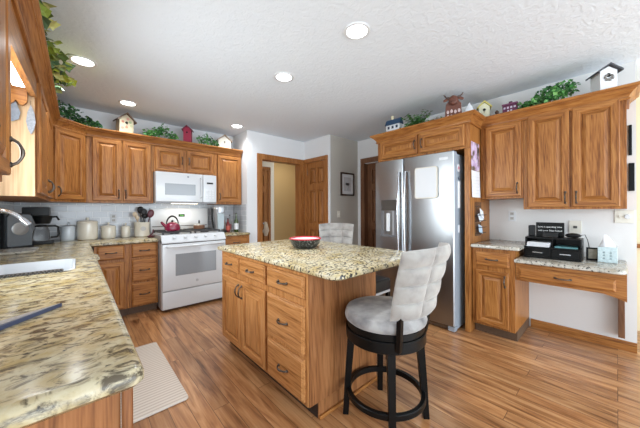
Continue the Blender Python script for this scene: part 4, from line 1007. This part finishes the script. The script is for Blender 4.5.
# ================================================================= THINGS ON TOP OF THE CABINETS
ZT = 2.252
def leaf(bm, c, s, rot):
    Mx = Matrix.Translation(c) @ rot.to_matrix().to_4x4() @ Matrix.Scale(s, 4)
    P = [(0, 0, 0), (.22, .30, .05), (.42, .42, -.02), (.28, .58, .03), (0, 1.0, -.12), (-.28, .58, .03), (-.42, .42, -.02), (-.22, .30, .05), (0, .5, .10)]
    v = [bm.verts.new(Mx @ Vector(p)) for p in P]
    for i in range(8): bm.faces.new((v[i], v[(i+1) % 8], v[8]))
def ivy(label, blobs, n, size, m, seed, stems=True, name='ivy_plant'):
    """blobs: (x, y, z, rx, ry, rz) clouds of leaves along the vine."""
    random.seed(seed); r = thing(name, label, 'plant', (blobs[0][0], blobs[0][1], ZT)); o0 = Vector(r.location)
    bm = BM(); sb = BM(); prev = None
    for b in blobs:
        for i in range(n):
            while True:
                d = Vector([random.uniform(-1, 1) for _ in range(3)])
                if d.length < 1: break
            c = Vector((b[0]+d.x*b[3], b[1]+d.y*b[4], b[2]+d.z*b[5]))-o0
            c.z = max(c.z, .03+random.random()*.02)
            leaf(bm, c, size*random.uniform(.6, 1.25), Euler((random.uniform(-1.2, 1.0), random.uniform(-.9, .9), random.uniform(0, 2*PI))))
        p = Vector(b[:3])-o0
        if prev is not None: tube(sb, [prev, (prev+p)/2+Vector((0, 0, .01)), p], .003, 5)
        else: tube(sb, [Vector((p.x, p.y, .001)), p], .004, 5)
        prev = p
    for vv in list(bm.verts)+list(sb.verts): vv.co.z = max(vv.co.z, .003)
    obj('foliage', bm, m, r); obj('stem', sb, STEM, r)
    return r
# variegated garland spilling over the left crown
ivy('variegated ivy garland hanging over the left crown moulding', [(-.235, 1.95, 2.30, .12, .10, .05), (-.19, 2.05, 2.33, .06, .08, .10), (-.17, 2.28, 2.33, .07, .10, .09), (-.16, 2.48, 2.32, .09, .09, .08), (-.12, 2.62, 2.29, .10, .08, .07), (-.16, 2.78, 2.31, .09, .08, .06), (-.12, 2.95, 2.29, .10, .10, .05), (-.20, 3.1, 2.30, .08, .08, .05)], 34, .082, LEAFV, 4)
ivy('dark green ivy trailing along the corner cabinet top', [(-.17, 3.95, 2.37, .06, .10, .09), (-.10, 4.08, 2.36, .07, .08, .10), (-.03, 4.17, 2.35, .07, .06, .09), (.06, 4.22, 2.33, .07, .06, .07), (.15, 4.23, 2.31, .06, .05, .05)], 70, .046, LEAFM, 5)
ivy('bright green ivy cluster between the flowered and red birdhouses', [(.71, 4.20, 2.30, .06, .05, .05), (.79, 4.21, 2.33, .07, .06, .07), (.88, 4.22, 2.38, .07, .06, .10), (1.0, 4.22, 2.31, .07, .06, .06)], 75, .044, LEAF, 6)
ivy('small green ivy between the red and white birdhouses', [(1.39, 4.20, 2.33, .06, .05, .07), (1.47, 4.21, 2.36, .06, .05, .09), (1.58, 4.20, 2.31, .06, .05, .06)], 50, .044, LEAF, 8)
def fern(label, c, n, L, m, seed):
    random.seed(seed); r = thing('fern_plant', label, 'plant', (c[0], c[1], ZT)); bm = BM(); sb = BM()
    for i in range(n):
        a = random.uniform(0, 2*PI); l_ = L*random.uniform(.5, 1); el = random.uniform(.25, 1.2)
        pts = []
        for k in range(7):
            t = k/6; pts.append(Vector((math.cos(a)*l_*t*math.cos(el)*.75, math.sin(a)*l_*t*1.2*math.cos(el), .01+l_*t*math.sin(el)-.05*t*t)))
        for p in pts: p.z = max(p.z, .01)
        tube(sb, pts, .0018, 4)
        for k in range(1, 7):
            for s in (-1, 1): leaf(bm, pts[k], .035, Euler((random.uniform(-.4, .4), random.uniform(-.4, .4), a-PI/2+s*random.uniform(.5, 1.2))))
    obj('foliage', bm, m, r); obj('stem', sb, STEM, r)
fern('small green fern beside the blue roofed house on the refrigerator cabinet', (3.07, 1.63), 46, .27, LEAF, 12)
ivy('large green ivy plant above the desk cabinet', [(3.40, .60, 2.30, .06, .06, .04), (3.38, .52, 2.34, .07, .07, .07), (3.37, .44, 2.36, .08, .07, .08), (3.37, .37, 2.38, .08, .06, .08), (3.38, .29, 2.39, .07, .06, .06), (3.27, .47, 2.29, .05, .12, .04), (3.34, .62, 2.30, .05, .05, .03), (3.25, .36, 2.31, .04, .08, .04)], 85, .042, LEAF, 9)
# birdhouses
def birdhouse(label, loc, rz, w, d, h, wall, roof, hole=.016, over=.02, pitch=1.0, cat='birdhouse', perch=True):
    r = thing('birdhouse', label, cat, (loc[0], loc[1], ZT), rz, 'birdhouses on the cabinets')
    hw = h-w/2*pitch
    bm = BM(); prism_axis(bm, [(-w/2, .008), (w/2, .008), (w/2, hw), (0, h-.008), (-w/2, hw)], -d/2, d/2, 'y')
    for v in bm.verts: pass
    b = obj('body', bm, wall, r)
    obj('base', box(BM(), (-w/2-.008, -d/2-.012, 0), (w/2+.008, d/2+.008, .0078), .001, 1), wall, r)
    for s in (-1, 1):
        bm = BM(); nx = .008; e = w/2+over
        prism_axis(bm, [(0, h), (s*e, h-e*pitch), (s*e+s*.002, h-e*pitch+.014), (0, h+.014)], -d/2-over, d/2+over*.6, 'y'); obj('roof_panel', bm, roof, r)
    bm = BM(); lathe(bm, [(hole, 0), (hole, .002), (hole*.7, .0022)], 18); k = obj('entrance', bm, BLACK, b, True); k.location = (0, -d/2, hw*.78); k.rotation_euler = (PI/2, 0, 0)
    if perch:
        bm = BM(); tube(bm, [(0, -d/2, hw*.78-hole-.012), (0, -d/2-.025, hw*.78-hole-.012)], .003, 6); obj('perch', bm, STEM, b)
    return r
bh = birdhouse('cream birdhouse with painted flowers and a brown roof', (.45, 4.235), math.radians(14), .155, .11, .25, mat('cream_paint', (.42, .37, .26), .6), mat('brown_roof', (.13, .085, .06), .7), .017, .028, 1.0)
for i, (x, z, c) in enumerate(((-.035, .135, (.35, .12, .08)), (.035, .14, (.20, .28, .15)), (.0, .075, (.45, .16, .10)), (-.04, .06, (.42, .2, .15)), (.045, .10, (.3, .34, .2)), (.012, .175, (.45, .2, .16)))):
    bm = BM(); lathe(bm, [(.017, 0), (.017, .001), (.008, .002)], 8); k = obj('painted_flower', bm, mat('flower_%s' % 'abcdef'[i], c, .6), part(bh, 'body')); k.location = (x*1.15, -.0552, z*1.05); k.rotation_euler = (PI/2, 0, 0)
birdhouse('small crimson birdhouse with a tall front above the microwave', (1.205, 4.235), math.radians(-28), .10, .11, .24, mat('crimson_paint', (.34, .02, .06), .5), mat('crimson_roof', (.20, .03, .06), .5), .012, .018, .9)
bm = BM(); 
bh = birdhouse('white birdhouse with dark heart motif above the right back cabinet', (1.745, 4.23), math.radians(-10), .19, .10, .205, mat('ivory_paint', (.56, .53, .46), .6), mat('weathered_roof', (.30, .22, .16), .7), .013, .022, .8)
for x in (-.035, .045):
    bm = BM(); lathe(bm, [(.020, 0), (.020, .001), (.010, .002)], 8); k = obj('painted_motif', bm, mat('motif_brown', (.22, .10, .08), .6), part(bh, 'body')); k.location = (x, -.0452, .07); k.rotation_euler = (PI/2, 0, 0)
birdhouse('pale yellow birdhouse at the corner of the refrigerator cabinet', (3.42, 1.01), math.radians(-65), .105, .085, .215, mat('pale_yellow_paint', (.74, .72, .52), .6), mat('yellow_roof', (.66, .58, .16), .6), .015, .018, 1.0)
bbh = birdhouse('large white birdhouse with dark grey roof above the desk cabinet', (3.385, .075), math.radians(-58), .115, .12, .225, mat('white_paint', (.76, .77, .78), .6), mat('charcoal_roof', (.05, .052, .06), .6), .017, .026, .75)
bm = BM(); random.seed(2)
for i in range(26):
    a = random.uniform(0, 2*PI); tube(bm, [(.018*math.cos(a), -.062, .125+.018*math.sin(a)), (.034*math.cos(a+.5), -.070, .12+.03*math.sin(a+.5))], .0035, 4)
obj('nest_twigs', bm, mat('twig_grey', (.22, .20, .18), .9), part(bbh, 'body'))
# blue roofed house
hs = thing('house_ornament', 'small white house ornament with a navy roof', 'ornament', (3.08, 1.955, ZT), Q)
obj('walls', box(BM(), (-.10, -.035, 0), (.10, .035, .13), .002), mat('house_white', (.70, .72, .74), .6), hs)
bm = BM(); prism_axis(bm, [(-.05, .12), (.05, .12), (.012, .195), (-.012, .195)], -.11, .11, 'x'); obj('roof', bm, mat('navy_roof', (.02, .06, .13), .5), hs)
obj('chimney', box(BM(), (-.035, -.012, .19), (-.005, .012, .245), .002), mat('chimney_cream', (.70, .66, .45), .6), hs)
bm = BM()
for x in (-.06, 0, .06): box(bm, (x-.015, -.0365, .07), (x+.015, -.0345, .105))
obj('windows', bm, mat('window_navy', (.03, .04, .07), .4), hs)
# cow figure
cw = thing('cow_figurine', 'brown wooden cow figurine with horns and pale painted marks', 'figurine', (3.06, 1.20, ZT), math.radians(-66))
BRN = mat('carved_brown', (.13, .045, .028), .55, bscale=30, var=.5)
bm = BM(); prism_axis(bm, rounded([(-.085, 0), (.085, 0), (.075, .16), (.05, .19), (-.05, .19), (-.075, .16)], .02, 4), -.03, .03, 'y'); obj('body', bm, BRN, cw, True, 40)
bm = BM(); ball(bm, (0, -.035, .195), (.05, .035, .055), 16); ball(bm, (0, -.06, .165), (.034, .024, .026), 14); hd = obj('head', bm, BRN, cw, True)
for s in (-1, 1):
    bm = BM(); tube(bm, [(s*.035, -.03, .225), (s*.07, -.03, .238), (s*.095, -.03, .268)], .01, 8, rs=[.012, .010, .004]); obj('horn', bm, mat('horn_brown', (.07, .035, .025), .5), hd, True)
    bm = BM(); ball(bm, (0, 0, 0), (.032, .008, .016), 12); k = obj('ear', bm, BRN, hd, True); k.location = (s*.072, -.03, .21); k.rotation_euler = (0, s*.35, 0)
bm = BM()
for i, x in enumerate((-.055, -.018, .018, .055)):
    ball(bm, (x, -.031, .075+.008*(i % 2)), (.013, .003, .02), 8); ball(bm, (x, -.031, .035), (.009, .003, .01), 8)
obj('painted_marks', bm, mat('chalk_pink', (.55, .42, .40), .7), cw)
# white leaf-shaped ornament
wo = thing('leaf_ornament', 'white pointed leaf ornament behind the crown corner', 'ornament', (3.20, 1.085, ZT), math.radians(-66))
bm = BM(); prism_axis(bm, [(-.03, 0), (.03, 0), (.042, .07), (.034, .12), (0, .185), (-.034, .12), (-.042, .07)], -.012, .012, 'y'); obj('leaf', bm, WHITE2, wo)
obj('foot', box(BM(), (-.035, -.025, 0), (.035, .025, .01), .002), WHITE2, wo)
# purple house plaque
ph_ = thing('house_ornament', 'small plum coloured house ornament beside the large ivy', 'ornament', (3.40, .755, ZT), Q)
obj('walls', box(BM(), (-.065, -.02, 0), (.065, .02, .115), .003), mat('plum_paint', (.13, .02, .07), .5), ph_)
obj('roof', box(BM(), (-.07, -.026, .1155), (.07, .026, .13), .003), mat('plum_roof', (.20, .05, .12), .5), ph_)
obj('chimney', box(BM(), (-.01, -.01, .1305), (.02, .01, .15), .002), mat('plum_dark', (.10, .02, .05), .5), ph_)
bm = BM()
for x in (-.045, -.015, .015, .045): box(bm, (x-.009, -.0215, .075), (x+.009, -.0195, .095)); 
box(bm, (-.02, -.0215, .03), (-.004, -.0195, .06)); box(bm, (.006, -.0215, .03), (.022, -.0195, .06)); obj('windows', bm, mat('lilac_panes', (.60, .55, .66), .5), ph_)
tag(obj('figurine', lathe(BM(), [(.022, 0), (.024, .02), (.014, .04), (.018, .06), (.008, .078)], 16, (3.36, .865, ZT)), mat('dark_brown_figure', (.10, .05, .03), .6), None, True), 'tiny dark brown figurine left of the plum house', 'figurine')
# ornaments on the pale end panel
t = thing('hanging_ornament', 'long pale feather ornament hung on the maple end panel', 'ornament', (-.231, 2.614, 1.86))
bm = BM(); prism_axis(bm, [(0, -.085), (.014, -.05), (.022, 0), (.016, .06), (0, .115), (-.016, .06), (-.022, 0), (-.014, -.05)], -.004, .0, 'y'); obj('feather', bm, plain('feather_grey', (.24, .25, .27), .6, bscale=90, var=.5), t)
bm = BM(); tube(bm, [(0, -.002, .113), (0, -.002, .14)], .0015, 5); obj('string', bm, STEM, t)
t = thing('hanging_ornament', 'blue grey glass shell ornament hung on the maple end panel', 'ornament', (-.315, 2.614, 1.92))
bm = BM(); prism_axis(bm, [(0, -.075), (.03, -.055), (.038, -.01), (.02, .05), (0, .075), (-.03, .06), (-.04, 0), (-.03, -.05)], -.008, .0, 'y'); obj('shell', bm, plain('glass_grey', (.20, .225, .26), .2, bscale=60, var=.4), t)
bm = BM(); tube(bm, [(0, -.002, .073), (0, -.002, .11)], .0015, 5); obj('string', bm, STEM, t)
